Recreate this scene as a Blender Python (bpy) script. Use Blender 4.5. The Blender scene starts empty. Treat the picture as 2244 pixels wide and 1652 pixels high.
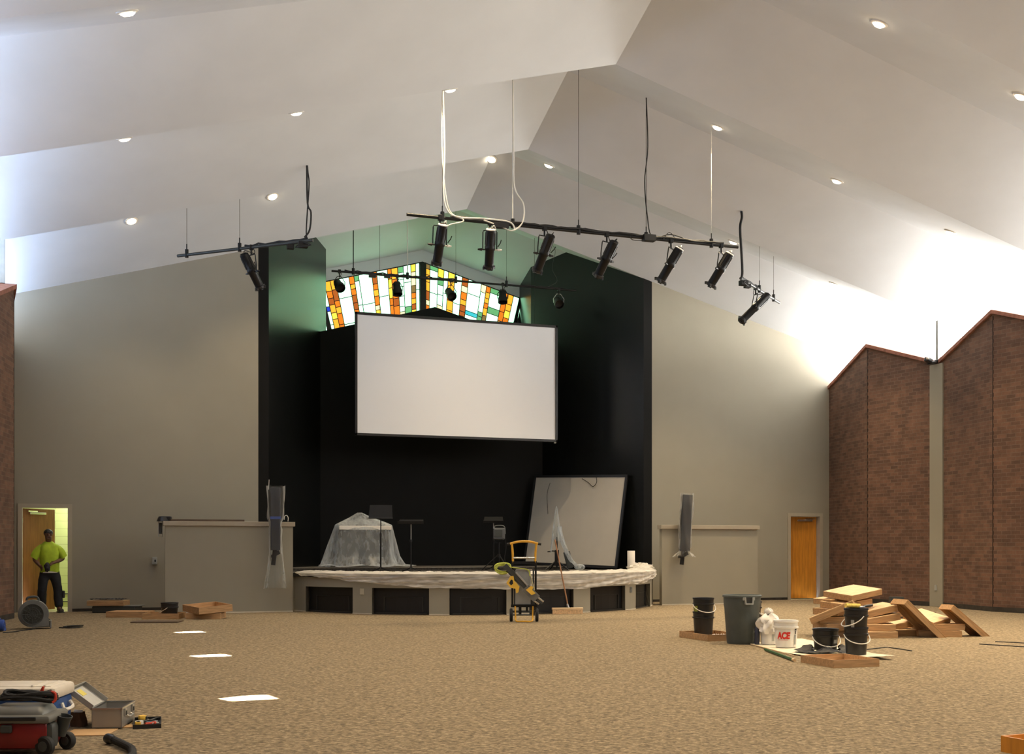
import bpy, bmesh, math, random
from mathutils import Vector, Matrix, Euler
random.seed(11)
SC = bpy.context.scene
COL = SC.collection
PI = math.pi
W, ZA, SL, RISE, BAY = 9.665, 9.008, .2772, .7072, 4.0946
YAW = -.3344                      # the camera's heading about z
CAM = (-7.5322, -24.8179, 1.2624)
def V(*a): return Vector(a)
def ceil_z(x, y):
    t = (-y / BAY) % 1
    return ZA - SL * abs(x) + RISE * (1 - abs(2 * t - 1))

# ---------- materials ----------
MATS = {}
def srgb(r, g, b):
    f = lambda c: (c / 255 / 12.92) if c / 255 <= .04045 else ((c / 255 + .055) / 1.055) ** 2.4
    return (f(r), f(g), f(b))
def mat(name, col, rough=.6, metal=0, var=.08, scale=6, bump=0, bscale=60, alpha=None, emit=None, spec=.5, coat=0, sheen=0, stretch=None):
    if name in MATS: return MATS[name]
    m = bpy.data.materials.new(name); m.use_nodes = True
    nt = m.node_tree; N = nt.nodes; L = nt.links
    b = N['Principled BSDF']
    b.inputs['Roughness'].default_value = rough
    b.inputs['Metallic'].default_value = metal
    b.inputs['Specular IOR Level'].default_value = spec
    b.inputs['Coat Weight'].default_value = coat
    b.inputs['Base Color'].default_value = (*col, 1)
    tc = N.new('ShaderNodeTexCoord')
    src = tc.outputs['Object']
    if stretch:
        mp = N.new('ShaderNodeMapping'); mp.inputs['Scale'].default_value = stretch
        L.new(src, mp.inputs['Vector']); src = mp.outputs['Vector']
    if var:
        nz = N.new('ShaderNodeTexNoise'); nz.inputs['Scale'].default_value = scale; nz.inputs['Detail'].default_value = 5
        L.new(src, nz.inputs['Vector'])
        mr = N.new('ShaderNodeMapRange'); mr.inputs['From Min'].default_value = .3; mr.inputs['From Max'].default_value = .7
        mr.inputs['To Min'].default_value = 1 - var * 2; mr.inputs['To Max'].default_value = 1 + var * 2
        L.new(nz.outputs['Fac'], mr.inputs['Value'])
        mx = N.new('ShaderNodeVectorMath'); mx.operation = 'SCALE'; mx.inputs[0].default_value = col
        L.new(mr.outputs['Result'], mx.inputs['Scale']); L.new(mx.outputs['Vector'], b.inputs['Base Color'])
    if bump:
        n2 = N.new('ShaderNodeTexNoise'); n2.inputs['Scale'].default_value = bscale; n2.inputs['Detail'].default_value = 3
        L.new(src, n2.inputs['Vector'])
        bp = N.new('ShaderNodeBump'); bp.inputs['Strength'].default_value = bump; bp.inputs['Distance'].default_value = .01
        L.new(n2.outputs['Fac'], bp.inputs['Height']); L.new(bp.outputs['Normal'], b.inputs['Normal'])
    if alpha is not None: b.inputs['Alpha'].default_value = alpha
    if emit:
        b.inputs['Emission Color'].default_value = (*emit[0], 1); b.inputs['Emission Strength'].default_value = emit[1]
    MATS[name] = m
    return m
def plastic_sheet(name, col, dens, rough=.3, face=.55, streak=(1.6, 1.6, .5)):
    """thin polythene: clear where flat to the eye, milky at folds"""
    m = bpy.data.materials.new(name); m.use_nodes = True
    nt = m.node_tree; N = nt.nodes; L = nt.links; N.clear()
    out = N.new('ShaderNodeOutputMaterial')
    tr = N.new('ShaderNodeBsdfTransparent'); tr.inputs['Color'].default_value = (.93, .95, .96, 1)
    pb = N.new('ShaderNodeBsdfPrincipled'); pb.inputs['Base Color'].default_value = (*col, 1); pb.inputs['Roughness'].default_value = rough
    tl = N.new('ShaderNodeBsdfTranslucent'); tl.inputs['Color'].default_value = (*col, 1)
    m1 = N.new('ShaderNodeMixShader'); m1.inputs[0].default_value = .35
    L.new(pb.outputs[0], m1.inputs[1]); L.new(tl.outputs[0], m1.inputs[2])
    lw = N.new('ShaderNodeLayerWeight'); lw.inputs['Blend'].default_value = .45
    tc = N.new('ShaderNodeTexCoord'); nz = N.new('ShaderNodeTexNoise'); nz.inputs['Scale'].default_value = 5; nz.inputs['Detail'].default_value = 4
    mp = N.new('ShaderNodeMapping'); mp.inputs['Scale'].default_value = streak
    L.new(tc.outputs['Object'], mp.inputs['Vector']); L.new(mp.outputs['Vector'], nz.inputs['Vector'])
    mr = N.new('ShaderNodeMapRange'); mr.inputs['From Min'].default_value = .35; mr.inputs['From Max'].default_value = .7
    mr.inputs['To Min'].default_value = dens * .6; mr.inputs['To Max'].default_value = dens * 1.45
    L.new(nz.outputs['Fac'], mr.inputs['Value'])
    ad = N.new('ShaderNodeMath'); ad.operation = 'MULTIPLY_ADD'; ad.use_clamp = True
    ad.inputs[1].default_value = face
    L.new(lw.outputs['Facing'], ad.inputs[0]); L.new(mr.outputs['Result'], ad.inputs[2])
    m2 = N.new('ShaderNodeMixShader')
    L.new(ad.outputs[0], m2.inputs[0]); L.new(tr.outputs[0], m2.inputs[1]); L.new(m1.outputs[0], m2.inputs[2])
    L.new(m2.outputs[0], out.inputs['Surface'])
    MATS[name] = m
    return m

# ---------- mesh builder ----------
class MB:
    def __init__(s): s.bm = bmesh.new()
    def _m(s, f0):
        return s
    def box(s, c, d, rot=(0, 0, 0), bevel=0, taper=None):
        x, y, z = (k / 2 for k in d)
        M = Matrix.Translation(Vector(c)) @ Euler(rot).to_matrix().to_4x4()
        t = taper or (1, 1)
        P = [(-x, -y, -z), (x, -y, -z), (x, y, -z), (-x, y, -z), (-x * t[0], -y * t[1], z), (x * t[0], -y * t[1], z), (x * t[0], y * t[1], z), (-x * t[0], y * t[1], z)]
        vs = [s.bm.verts.new(M @ Vector(p)) for p in P]
        fs = [s.bm.faces.new([vs[i] for i in q]) for q in ((3, 2, 1, 0), (4, 5, 6, 7), (0, 1, 5, 4), (1, 2, 6, 5), (2, 3, 7, 6), (3, 0, 4, 7))]
        if bevel:
            es = list({e for f in fs for e in f.edges})
            bmesh.ops.bevel(s.bm, geom=es, offset=bevel, segments=2, affect='EDGES', profile=.5)
        return s
    def rings(s, rs, cap=True, close=False):
        """rs: list of rings (lists of equal length of points)"""
        R = [[s.bm.verts.new(p) for p in r] for r in rs]
        n = len(R[0])
        pairs = list(zip(R, R[1:])) + ([(R[-1], R[0])] if close else [])
        for a, b in pairs:
            for i in range(n):
                j = (i + 1) % n
                s.bm.faces.new((a[i], a[j], b[j], b[i]))
        if cap and not close:
            if n > 2:
                s.bm.faces.new(R[0][::-1]); s.bm.faces.new(R[-1])
        return s
    def cyl(s, p0, p1, r0, r1=None, n=14, cap=True):
        p0, p1 = Vector(p0), Vector(p1); r1 = r0 if r1 is None else r1
        d = (p1 - p0).normalized(); a = d.orthogonal().normalized(); b = d.cross(a)
        ring = lambda p, r: [p + (a * math.cos(2 * PI * i / n) + b * math.sin(2 * PI * i / n)) * r for i in range(n)]
        return s.rings([ring(p0, r0), ring(p1, r1)], cap)
    def lathe(s, prof, c=(0, 0, 0), axis=(0, 0, 1), n=28, cap=True):
        c = Vector(c); d = Vector(axis).normalized(); a = d.orthogonal().normalized(); b = d.cross(a)
        rs = [[c + d * h + (a * math.cos(2 * PI * i / n) + b * math.sin(2 * PI * i / n)) * max(r, 1e-4) for i in range(n)] for r, h in prof]
        return s.rings(rs, cap)
    def tube(s, pts, r, n=8, smooth=0, closed=False):
        pts = [Vector(p) for p in pts]
        n0 = len(pts)
        if smooth: pts = catmull(pts, smooth, closed)
        if smooth and isinstance(r, (list, tuple)):
            r = [r[min(n0 - 1, i // smooth)] * (1 - (i % smooth) / smooth) + r[min(n0 - 1, i // smooth + 1)] * ((i % smooth) / smooth) for i in range(len(pts))]
        rs = []; prev = None
        m = len(pts)
        for i, p in enumerate(pts):
            if closed: t = (pts[(i + 1) % m] - pts[i - 1])
            else: t = (pts[min(i + 1, m - 1)] - pts[max(i - 1, 0)])
            t = t.normalized() if t.length > 1e-9 else Vector((0, 0, 1))
            if prev is None: a = t.orthogonal().normalized()
            else:
                a = prev - t * prev.dot(t)
                a = a.normalized() if a.length > 1e-6 else t.orthogonal().normalized()
            prev = a; b = t.cross(a)
            rr = r[i] if isinstance(r, (list, tuple)) else r
            rs.append([p + (a * math.cos(2 * PI * k / n) + b * math.sin(2 * PI * k / n)) * rr for k in range(n)])
        return s.rings(rs, True, closed)
    def prism(s, poly, z0, z1, M=None):
        """poly: list of (x, y); extruded along z; M maps local to place"""
        M = M or Matrix()
        a = [s.bm.verts.new(M @ Vector((x, y, z0))) for x, y in poly]
        b = [s.bm.verts.new(M @ Vector((x, y, z1))) for x, y in poly]
        n = len(poly)
        s.bm.faces.new(a[::-1]); s.bm.faces.new(b)
        for i in range(n):
            j = (i + 1) % n
            s.bm.faces.new((a[i], a[j], b[j], b[i]))
        return s
    def quad(s, *p):
        s.bm.faces.new([s.bm.verts.new(q) for q in p]); return s
    def grid(s, fn, nu, nv):
        G = [[s.bm.verts.new(fn(i / nu, j / nv)) for j in range(nv + 1)] for i in range(nu + 1)]
        for i in range(nu):
            for j in range(nv):
                s.bm.faces.new((G[i][j], G[i + 1][j], G[i + 1][j + 1], G[i][j + 1]))
        return s
    def ball(s, c, r, sc=(1, 1, 1), n=12):
        bmesh.ops.create_uvsphere(s.bm, u_segments=n, v_segments=max(6, n * 2 // 3), radius=r, matrix=Matrix.Translation(Vector(c)) @ Matrix.Diagonal((*sc, 1)))
        return s
    def build(s, name, m=None, parent=None, smooth=False, loc=None, rot=None, norm=True):
        if norm: bmesh.ops.recalc_face_normals(s.bm, faces=s.bm.faces)
        me = bpy.data.meshes.new(name); s.bm.to_mesh(me); s.bm.free()
        if smooth:
            for p in me.polygons: p.use_smooth = True
            try: me.set_sharp_from_angle(angle=math.radians(42))
            except Exception: pass
        if m:
            for k in (m if isinstance(m, (list, tuple)) else [m]): me.materials.append(k)
        o = bpy.data.objects.new(name, me); COL.objects.link(o)
        if parent: o.parent = parent
        if loc: o.location = loc
        if rot: o.rotation_euler = rot
        return o
def catmull(P, k, closed=False):
    out = []; n = len(P)
    g = (lambda i: P[i % n]) if closed else (lambda i: P[max(0, min(n - 1, i))])
    for i in range(n if closed else n - 1):
        a, b, c, d = g(i - 1), g(i), g(i + 1), g(i + 2)
        for j in range(k):
            t = j / k
            out.append(.5 * ((2 * b) + (c - a) * t + (2 * a - 5 * b + 4 * c - d) * t * t + (3 * b - a - 3 * c + d) * t ** 3))
    if not closed: out.append(P[-1])
    return out
def thing(name, label, cat, loc=(0, 0, 0), rot=(0, 0, 0), group=None):
    o = bpy.data.objects.new(name, None); COL.objects.link(o)
    o.empty_display_size = .1
    o.location = loc; o.rotation_euler = rot if isinstance(rot, (tuple, list)) else (0, 0, rot)
    o['label'] = label; o['category'] = cat
    if group: o['group'] = group
    return o
def tag(o, label, cat, group=None, kind=None):
    o['label'] = label; o['category'] = cat
    if group: o['group'] = group
    if kind: o['kind'] = kind
    return o
def struct(o, label=None):
    o['kind'] = 'structure'
    if label: o['label'] = label
    return o
def dup(root, loc, rot=None, label=None, group=None):
    r = root.copy(); COL.objects.link(r); r.location = loc
    if rot is not None: r.rotation_euler = rot if isinstance(rot, (tuple, list)) else (0, 0, rot)
    if label: r['label'] = label
    if group: r['group'] = group
    for ch in list(root.children):
        c = ch.copy(); COL.objects.link(c); c.parent = r
        for g in list(ch.children):
            d = g.copy(); COL.objects.link(d); d.parent = c
    return r
def rot_to(v, w):
    return Vector(v).rotation_difference(Vector(w)).to_matrix().to_4x4()
def wob(x, y=0, z=0):
    """smooth cheap noise in -1..1"""
    return (math.sin(x * 1.7 + y * 2.3 + z * 1.1 + 1.3) + math.sin(x * 3.9 - y * 1.7 + z * 2.7 + .4) * .5 + math.sin(x * 7.1 + y * 5.3 - z * 4.1) * .3) / 1.8
SKY_L, SKY_R, SUN_E, CORR_E, DOWN_E, GLASS_E, EXPO = 4.4, 28.0, 170, 44, 640, 2.5, .2
# ---------- shared materials ----------
m_wall = mat('tan_wall_paint', (.315, .290, .228), .75, var=.012, scale=1.5, bump=.05, bscale=180)
m_trimtan = mat('tan_trim_paint', (.40, .35, .27), .5, var=.02)
m_ceil = mat('ceiling_plaster', (.715, .75, .785), .9, var=.015, scale=1.2, bump=.05, bscale=90)
m_black = mat('black_satin_paint', (.0055, .0062, .0058), .27, var=.05, scale=2, spec=.55)
m_blackmatt = mat('black_matt_paint', (.0065, .0065, .006), .6, var=.05, scale=2, spec=.15)
m_blackm = mat('black_metal', (.006, .006, .0065), .45, var=.1, spec=.35)
m_blackp = mat('black_plastic', (.014, .014, .015), .35, var=.05)
m_rubber = mat('black_rubber', (.012, .012, .012), .7, var=.1)
m_screen = mat('screen_fabric', (.86, .88, .92), .9, var=0)
m_screen2 = mat('grey_screen_fabric', (.50, .47, .42), .85, var=.02, scale=2)
m_steel = mat('brushed_steel', (.55, .55, .54), .35, 1, var=.05)
m_chrome = mat('bright_aluminium', (.75, .75, .74), .25, 1, var=.03)
m_grey = mat('grey_plastic', (.16, .165, .16), .5, var=.05)
m_dgrey = mat('dark_grey_plastic', (.05, .055, .052), .45, var=.06)
m_can = mat('grey_bin_plastic', (.072, .085, .08), .5, var=.06, bump=.1, bscale=40)
m_lgrey = mat('light_grey_plastic', (.36, .37, .35), .5, var=.05)
m_white = mat('white_plastic', (.78, .75, .69), .4, var=.02)
m_whitec = mat('white_cord', (.75, .73, .66), .5, var=.03)
m_yellow = mat('yellow_paint', (.80, .42, .035), .4, var=.06)
m_yellowp = mat('yellow_plastic', (.85, .52, .06), .45, var=.06)
m_red = mat('red_plastic', (.22, .012, .012), .35, var=.06)
m_redcord = mat('red_cord', (.55, .05, .02), .5, var=.06)
m_blue = mat('blue_plastic', (.012, .07, .25), .35, var=.05)
m_blue2 = mat('bright_blue_plastic', (.05, .11, .42), .4, var=.05)
m_coolerlid = mat('cooler_lid_plastic', (.75, .68, .56), .45, var=.03, scale=12)
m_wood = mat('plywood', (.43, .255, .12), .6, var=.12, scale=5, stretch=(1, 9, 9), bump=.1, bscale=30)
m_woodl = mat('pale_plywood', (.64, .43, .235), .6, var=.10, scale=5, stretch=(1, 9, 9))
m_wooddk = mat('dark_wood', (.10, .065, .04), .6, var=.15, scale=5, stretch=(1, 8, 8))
m_door = mat('orange_wood_veneer', (.56, .22, .02), .45, var=.10, scale=4, stretch=(5, 5, .6))
m_doorbr = mat('brown_wood_veneer', (.30, .115, .03), .45, var=.10, scale=4, stretch=(5, 5, .6))
m_cardboard = mat('cardboard', (.55, .34, .16), .85, var=.05)
m_broomw = mat('broom_wood', (.68, .5, .3), .6, var=.08, stretch=(1, 8, 8))
m_handle = mat('broom_handle_wood', (.34, .16, .07), .5, var=.12, stretch=(6, 6, .8))
m_cream = mat('cream_canvas', (.74, .66, .50), .9, var=.05, scale=8, bump=.3, bscale=12)
m_roll = mat('white_paper_roll', (.80, .76, .69), .8, var=.02)
m_green = mat('dark_green_paint', (.03, .09, .03), .5, var=.08)
m_label_green = mat('green_label', (.30, .33, .05), .5, var=.05)
m_redink = mat('red_ink', (.62, .025, .015), .5, var=0)
m_ink = mat('black_ink', (.03, .03, .03), .5, var=0)
m_rag = mat('black_rag', (.018, .018, .022), .55, var=.2, bump=.5, bscale=25)
m_bristle = mat('bristle', (.62, .42, .24), .9, var=.15, scale=30)
m_roller = mat('yellow_nap', (.80, .60, .14), .95, var=.1, scale=40, bump=.4, bscale=120)
m_shirt = mat('hi_vis_cloth', (.42, .58, .03), .8, var=.08, scale=8, bump=.2, bscale=18)
m_jean = mat('dark_trousers', (.012, .013, .016), .85, var=.15, scale=8, bump=.3, bscale=20)
m_skin = mat('skin', (.13, .06, .035), .55, var=.06, scale=10)
m_hair = mat('black_hair', (.01, .008, .007), .6, var=.2, scale=30)
m_boot = mat('boot_leather', (.03, .022, .016), .6, var=.15)
m_conduit = mat('conduit_paint', (.62, .60, .54), .5, .2, var=.05)
m_plate = mat('switch_plate', (.5, .46, .36), .5, var=.02)
m_vent = mat('vent_black', (.006, .006, .0065), .5, var=.05)
m_bulb = mat('lamp_glow', (1, .9, .75), .5, var=0, emit=((1, .80, .55), 28))
m_sheet = plastic_sheet('clear_polythene', (.66, .70, .73), .26, .26, .6, (3.2, 3.2, .22))
m_sheetw = plastic_sheet('milky_polythene', (.92, .88, .82), .52, .35, .55, (.55, .55, 6.5))
m_sheetb = plastic_sheet('thin_polythene', (.76, .74, .70), .06, .22, .75)

def carpet_mat():
    m = bpy.data.materials.new('speckled_carpet'); m.use_nodes = True
    nt = m.node_tree; N = nt.nodes; L = nt.links; b = N['Principled BSDF']
    b.inputs['Roughness'].default_value = .95; b.inputs['Specular IOR Level'].default_value = .15
    tc = N.new('ShaderNodeTexCoord')
    mp = N.new('ShaderNodeMapping'); mp.inputs['Scale'].default_value = (1, 1, 1); mp.inputs['Rotation'].default_value = (0, 0, .5)
    L.new(tc.outputs['Object'], mp.inputs['Vector'])
    n1 = N.new('ShaderNodeTexNoise'); n1.inputs['Scale'].default_value = 24; n1.inputs['Detail'].default_value = 6; n1.inputs['Roughness'].default_value = .72
    L.new(mp.outputs['Vector'], n1.inputs['Vector'])
    v1 = N.new('ShaderNodeTexVoronoi'); v1.inputs['Scale'].default_value = 38
    L.new(mp.outputs['Vector'], v1.inputs['Vector'])
    rp = N.new('ShaderNodeValToRGB'); e = rp.color_ramp.elements
    e[0].position = .36; e[0].color = (.145, .112, .074, 1)
    e[1].position = .64; e[1].color = (.345, .272, .175, 1)
    k = e.new(.5); k.color = (.232, .180, .114, 1)
    L.new(n1.outputs['Fac'], rp.inputs['Fac'])
    sp = N.new('ShaderNodeSeparateColor'); L.new(v1.outputs['Color'], sp.inputs['Color'])
    mr = N.new('ShaderNodeMapRange'); mr.inputs['To Min'].default_value = .68; mr.inputs['To Max'].default_value = 1.32
    L.new(sp.outputs['Red'], mr.inputs['Value'])
    mx = N.new('ShaderNodeVectorMath'); mx.operation = 'SCALE'
    L.new(rp.outputs['Color'], mx.inputs[0]); L.new(mr.outputs['Result'], mx.inputs['Scale'])
    L.new(mx.outputs['Vector'], b.inputs['Base Color'])
    bp = N.new('ShaderNodeBump'); bp.inputs['Strength'].default_value = .5; bp.inputs['Distance'].default_value = .012
    L.new(n1.outputs['Fac'], bp.inputs['Height']); L.new(bp.outputs['Normal'], b.inputs['Normal'])
    return m
m_carpet = carpet_mat()
def brick_mat():
    m = bpy.data.materials.new('red_brick'); m.use_nodes = True
    nt = m.node_tree; N = nt.nodes; L = nt.links; b = N['Principled BSDF']
    b.inputs['Roughness'].default_value = .85
    uv = N.new('ShaderNodeUVMap'); uv.uv_map = 'wall'
    br = N.new('ShaderNodeTexBrick')
    br.inputs['Scale'].default_value = 1; br.inputs['Brick Width'].default_value = .215; br.inputs['Row Height'].default_value = .078
    br.inputs['Mortar Size'].default_value = .006; br.inputs['Mortar Smooth'].default_value = .2; br.inputs['Bias'].default_value = -.1
    br.inputs['Color1'].default_value = (.172, .088, .054, 1); br.inputs['Color2'].default_value = (.092, .050, .034, 1)
    br.inputs['Mortar'].default_value = (.165, .108, .074, 1)
    L.new(uv.outputs['UV'], br.inputs['Vector'])
    nz = N.new('ShaderNodeTexNoise'); nz.inputs['Scale'].default_value = 3.2; nz.inputs['Detail'].default_value = 6; nz.inputs['Roughness'].default_value = .7
    L.new(uv.outputs['UV'], nz.inputs['Vector'])
    mr = N.new('ShaderNodeMapRange'); mr.inputs['From Min'].default_value = .3; mr.inputs['From Max'].default_value = .7; mr.inputs['To Min'].default_value = .72; mr.inputs['To Max'].default_value = 1.32
    L.new(nz.outputs['Fac'], mr.inputs['Value'])
    mx = N.new('ShaderNodeVectorMath'); mx.operation = 'SCALE'
    L.new(br.outputs['Color'], mx.inputs[0]); L.new(mr.outputs['Result'], mx.inputs['Scale'])
    L.new(mx.outputs['Vector'], b.inputs['Base Color'])
    bp = N.new('ShaderNodeBump'); bp.inputs['Strength'].default_value = .6; bp.inputs['Distance'].default_value = .01; bp.invert = True
    L.new(br.outputs['Fac'], bp.inputs['Height']); L.new(bp.outputs['Normal'], b.inputs['Normal'])
    return m
m_brick = brick_mat()
m_coping = mat('coping_brick', (.30, .125, .08), .85, var=.15, scale=9)
def block_mat():
    m = bpy.data.materials.new('yellow_block_wall'); m.use_nodes = True
    nt = m.node_tree; N = nt.nodes; L = nt.links; b = N['Principled BSDF']; b.inputs['Roughness'].default_value = .5
    tc = N.new('ShaderNodeTexCoord'); mp = N.new('ShaderNodeMapping'); mp.inputs['Rotation'].default_value = (PI / 2, 0, 0)
    L.new(tc.outputs['Object'], mp.inputs['Vector'])
    br = N.new('ShaderNodeTexBrick'); br.inputs['Scale'].default_value = 1; br.inputs['Brick Width'].default_value = .8; br.inputs['Row Height'].default_value = .172
    br.inputs['Mortar Size'].default_value = .004
    br.inputs['Color1'].default_value = (.62, .66, .32, 1); br.inputs['Color2'].default_value = (.60, .64, .30, 1); br.inputs['Mortar'].default_value = (.34, .37, .16, 1)
    L.new(mp.outputs['Vector'], br.inputs['Vector']); L.new(br.outputs['Color'], b.inputs['Base Color'])
    return m
m_block = block_mat()
# ---------- camera, sky, sun ----------
cam = bpy.data.cameras.new('camera'); co = bpy.data.objects.new('camera', cam); COL.objects.link(co)
co.location = CAM; co.rotation_euler = (PI / 2, 0, YAW)
cam.sensor_width = 36; cam.lens = 2495.6 / 2244 * 36; cam.shift_y = (1204.07 - 826) / 2244; cam.clip_end = 200
SC.camera = co
SC.view_settings.view_transform = 'Standard'; SC.view_settings.look = 'None'; SC.view_settings.gamma = 1; SC.view_settings.exposure = EXPO
SC.view_settings.use_curve_mapping = False
w = bpy.data.worlds.new('sky'); SC.world = w; w.use_nodes = True
nt = w.node_tree; N = nt.nodes; L = nt.links
bg = N['Background']
tc = N.new('ShaderNodeTexCoord'); sx = N.new('ShaderNodeSeparateXYZ'); L.new(tc.outputs['Generated'], sx.inputs[0])
rp = N.new('ShaderNodeValToRGB'); e = rp.color_ramp.elements
e[0].position = .25; e[0].color = (.52, .70, 1.0, 1); e[1].position = .72; e[1].color = (1, .97, .9, 1)
mr = N.new('ShaderNodeMapRange'); mr.inputs['From Min'].default_value = -1; mr.inputs['From Max'].default_value = 1
L.new(sx.outputs['X'], mr.inputs['Value']); L.new(mr.outputs['Result'], rp.inputs['Fac']); L.new(rp.outputs['Color'], bg.inputs['Color'])
ms = N.new('ShaderNodeMapRange'); ms.inputs['From Min'].default_value = -1; ms.inputs['From Max'].default_value = 1
ms.inputs['To Min'].default_value = SKY_L; ms.inputs['To Max'].default_value = SKY_R
mz = N.new('ShaderNodeMapRange'); mz.inputs['From Min'].default_value = -.10; mz.inputs['From Max'].default_value = .12
mz.inputs['To Min'].default_value = 1.25; mz.inputs['To Max'].default_value = .5      # sunlit ground below the horizon, hazy sky above
mm = N.new('ShaderNodeMath'); mm.operation = 'MULTIPLY'
L.new(sx.outputs['Z'], mz.inputs['Value']); L.new(sx.outputs['X'], ms.inputs['Value'])
L.new(ms.outputs['Result'], mm.inputs[0]); L.new(mz.outputs['Result'], mm.inputs[1]); L.new(mm.outputs[0], bg.inputs['Strength'])
sun = bpy.data.lights.new('sun', 'SUN'); sun.energy = SUN_E; sun.angle = math.radians(.53); sun.color = (1, .95, .86)
so = bpy.data.objects.new('sun', sun); COL.objects.link(so)
so.rotation_euler = Vector((3.34, 1.75, -6.25)).to_track_quat('-Z', 'Y').to_euler()

# ---------- floor ----------
BACK = -8 * BAY
struct(MB().box((0, (BACK + .06) / 2, -.1), (2 * W + .8, -BACK + .06, .2)).build('floor', m_carpet))
struct(MB().box((0, 2.1, -.1), (9.3, 4.1, .2)).build('floor_stage', m_carpet))
# ---------- pleated ceiling ----------
vs = [-4.1, -BAY / 2] + [] ; 
ys = [4.1 - .0, BAY / 2] + [-k * BAY / 2 for k in range(0, 17)]
mb = MB()
for y0, y1 in zip(ys, ys[1:]):
    for x0, x1 in ((-W - .02, 0), (0, W + .02)):
        mb.quad(V(x0, y0, ceil_z(x0, y0)), V(x1, y0, ceil_z(x1, y0)), V(x1, y1, ceil_z(x1, y1)), V(x0, y1, ceil_z(x0, y1)))
bmesh.ops.remove_doubles(mb.bm, verts=mb.bm.verts, dist=.001)
struct(mb.build('ceiling', m_ceil))
# unseen roof overhangs; the deep west one is added to cut sun into floor patches
m_eave = mat('eave_soffit', (.6, .58, .52), .8, var=.03)
def eave(side, name, e, slots):
    mb = MB()
    def pt(x, y): return V(side * x, y, ceil_z(x, y) + .01)
    for k in range(0, 16):
        y0, y1 = -k * BAY / 2, -(k + 1) * BAY / 2
        mb.quad(pt(W, y0), pt(W + .06, y0), pt(W + .06, y1), pt(W, y1))
        if not slots:
            mb.quad(pt(W + .06, y0), pt(W + e, y0), pt(W + e, y1), pt(W + .06, y1)); continue
        if slots and k in (4, 6, 8):
            # opening beside the valley at y0, placed to let one sun patch through
            a, b = y0 - .18, y0 - .50
            mb.quad(pt(W + .06, y0), pt(W + .52, y0), pt(W + .52, a), pt(W + .06, a))
            mb.quad(pt(W + .06, b), pt(W + .52, b), pt(W + .52, y1), pt(W + .06, y1))
        else:
            mb.quad(pt(W + .06, y0), pt(W + .52, y0), pt(W + .52, y1), pt(W + .06, y1))
        mb.quad(pt(W + .52, y0), pt(W + e, y0), pt(W + e, y1), pt(W + .52, y1))
    struct(mb.build(name, m_eave))
eave(-1, 'trim_1', 1.35, True)
eave(1, 'trim_2', .14, False)

# ---------- brick side walls, folded in plan, gabled on top ----------
DP, BZ, BR = .356, 5.364, .708
def tri(v):
    t = (v / BAY) % 1
    return 1 - abs(2 * t - 1)
m_wooddk2 = mat('dark_joint', (.035, .02, .015), .9, var=.1)
def brick_wall(side, name):
    mb = MB(); bm = mb.bm; uvl = bm.loops.layers.uv.new('wall')
    dist = 0
    for k in range(16):
        v0, v1 = k * BAY / 2, (k + 1) * BAY / 2
        x0, x1 = side * (W - DP * tri(v0)), side * (W - DP * tri(v1))
        z0, z1 = BZ + BR * tri(v0), BZ + BR * tri(v1)
        ln = math.hypot(x1 - x0, v1 - v0); xo = side * (W + .2)
        a = [bm.verts.new(p) for p in (V(x0, -v0, 0), V(x1, -v1, 0), V(x1, -v1, z1), V(x0, -v0, z0))]
        f = bm.faces.new(a)
        off = .11 * (k % 2)
        for l, uv in zip(f.loops, ((dist + off, 0), (dist + ln + off, 0), (dist + ln + off, z1), (dist + off, z0))): l[uvl].uv = uv
        b = [bm.verts.new(p) for p in (V(xo, -v0, 0), V(xo, -v1, 0), V(xo, -v1, z1), V(xo, -v0, z0))]
        f = bm.faces.new(b)
        f = bm.faces.new([bm.verts.new(p) for p in (V(x0, -v0, z0), V(x1, -v1, z1), V(xo, -v1, z1), V(xo, -v0, z0))])
        dist += ln
    o = struct(mb.build(name, m_brick))
    cp = MB()
    for k in range(16):
        v0, v1 = k * BAY / 2, (k + 1) * BAY / 2
        P = []
        for v in (v0, v1):
            x = W - DP * tri(v) - .05; z = BZ + BR * tri(v)
            P.append([V(side * x, -v, z - .01), V(side * x, -v, z + .07), V(side * (W + .22), -v, z + .07), V(side * (W + .22), -v, z - .01)])
        cp.rings(P)
    cp.build('coping', m_coping, o)
    jt = MB()
    for k in range(1, 16, 2):
        v = k * BAY / 2; x = side * (W - DP)
        # ragged open joint where the courses of two folds meet
        z = 0
        while z < BZ + BR - .12:
            wdt = .012 + .012 * ((int(z * 12.8)) % 2)
            jt.box((x, -v - .010 * ((int(z * 12.8)) % 2), z + .039), (.012, wdt, .078)); z += .078
    jt.build('mortar_joint', m_wooddk2, o)
brick_wall(-1, 'wall_left'); brick_wall(1, 'wall_right')
# clerestory glazing between brick and ceiling
def glass_mat():
    m = bpy.data.materials.new('window_glass'); m.use_nodes = True
    nt = m.node_tree; N = nt.nodes; L = nt.links; N.clear()
    out = N.new('ShaderNodeOutputMaterial'); t = N.new('ShaderNodeBsdfTransparent'); g = N.new('ShaderNodeBsdfGlossy'); g.inputs['Roughness'].default_value = .02
    fr = N.new('ShaderNodeLayerWeight'); sq = N.new('ShaderNodeMath'); sq.operation = 'POWER'; sq.inputs[1].default_value = 4
    L.new(fr.outputs['Facing'], sq.inputs[0]); ml = N.new('ShaderNodeMath'); ml.operation = 'MULTIPLY_ADD'; ml.inputs[1].default_value = .5; ml.inputs[2].default_value = .05; L.new(sq.outputs[0], ml.inputs[0])
    mx = N.new('ShaderNodeMixShader'); L.new(ml.outputs[0], mx.inputs[0]); L.new(t.outputs[0], mx.inputs[1]); L.new(g.outputs[0], mx.inputs[2]); L.new(mx.outputs[0], out.inputs[0])
    return m
m_glass = glass_mat()
n = 2
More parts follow.
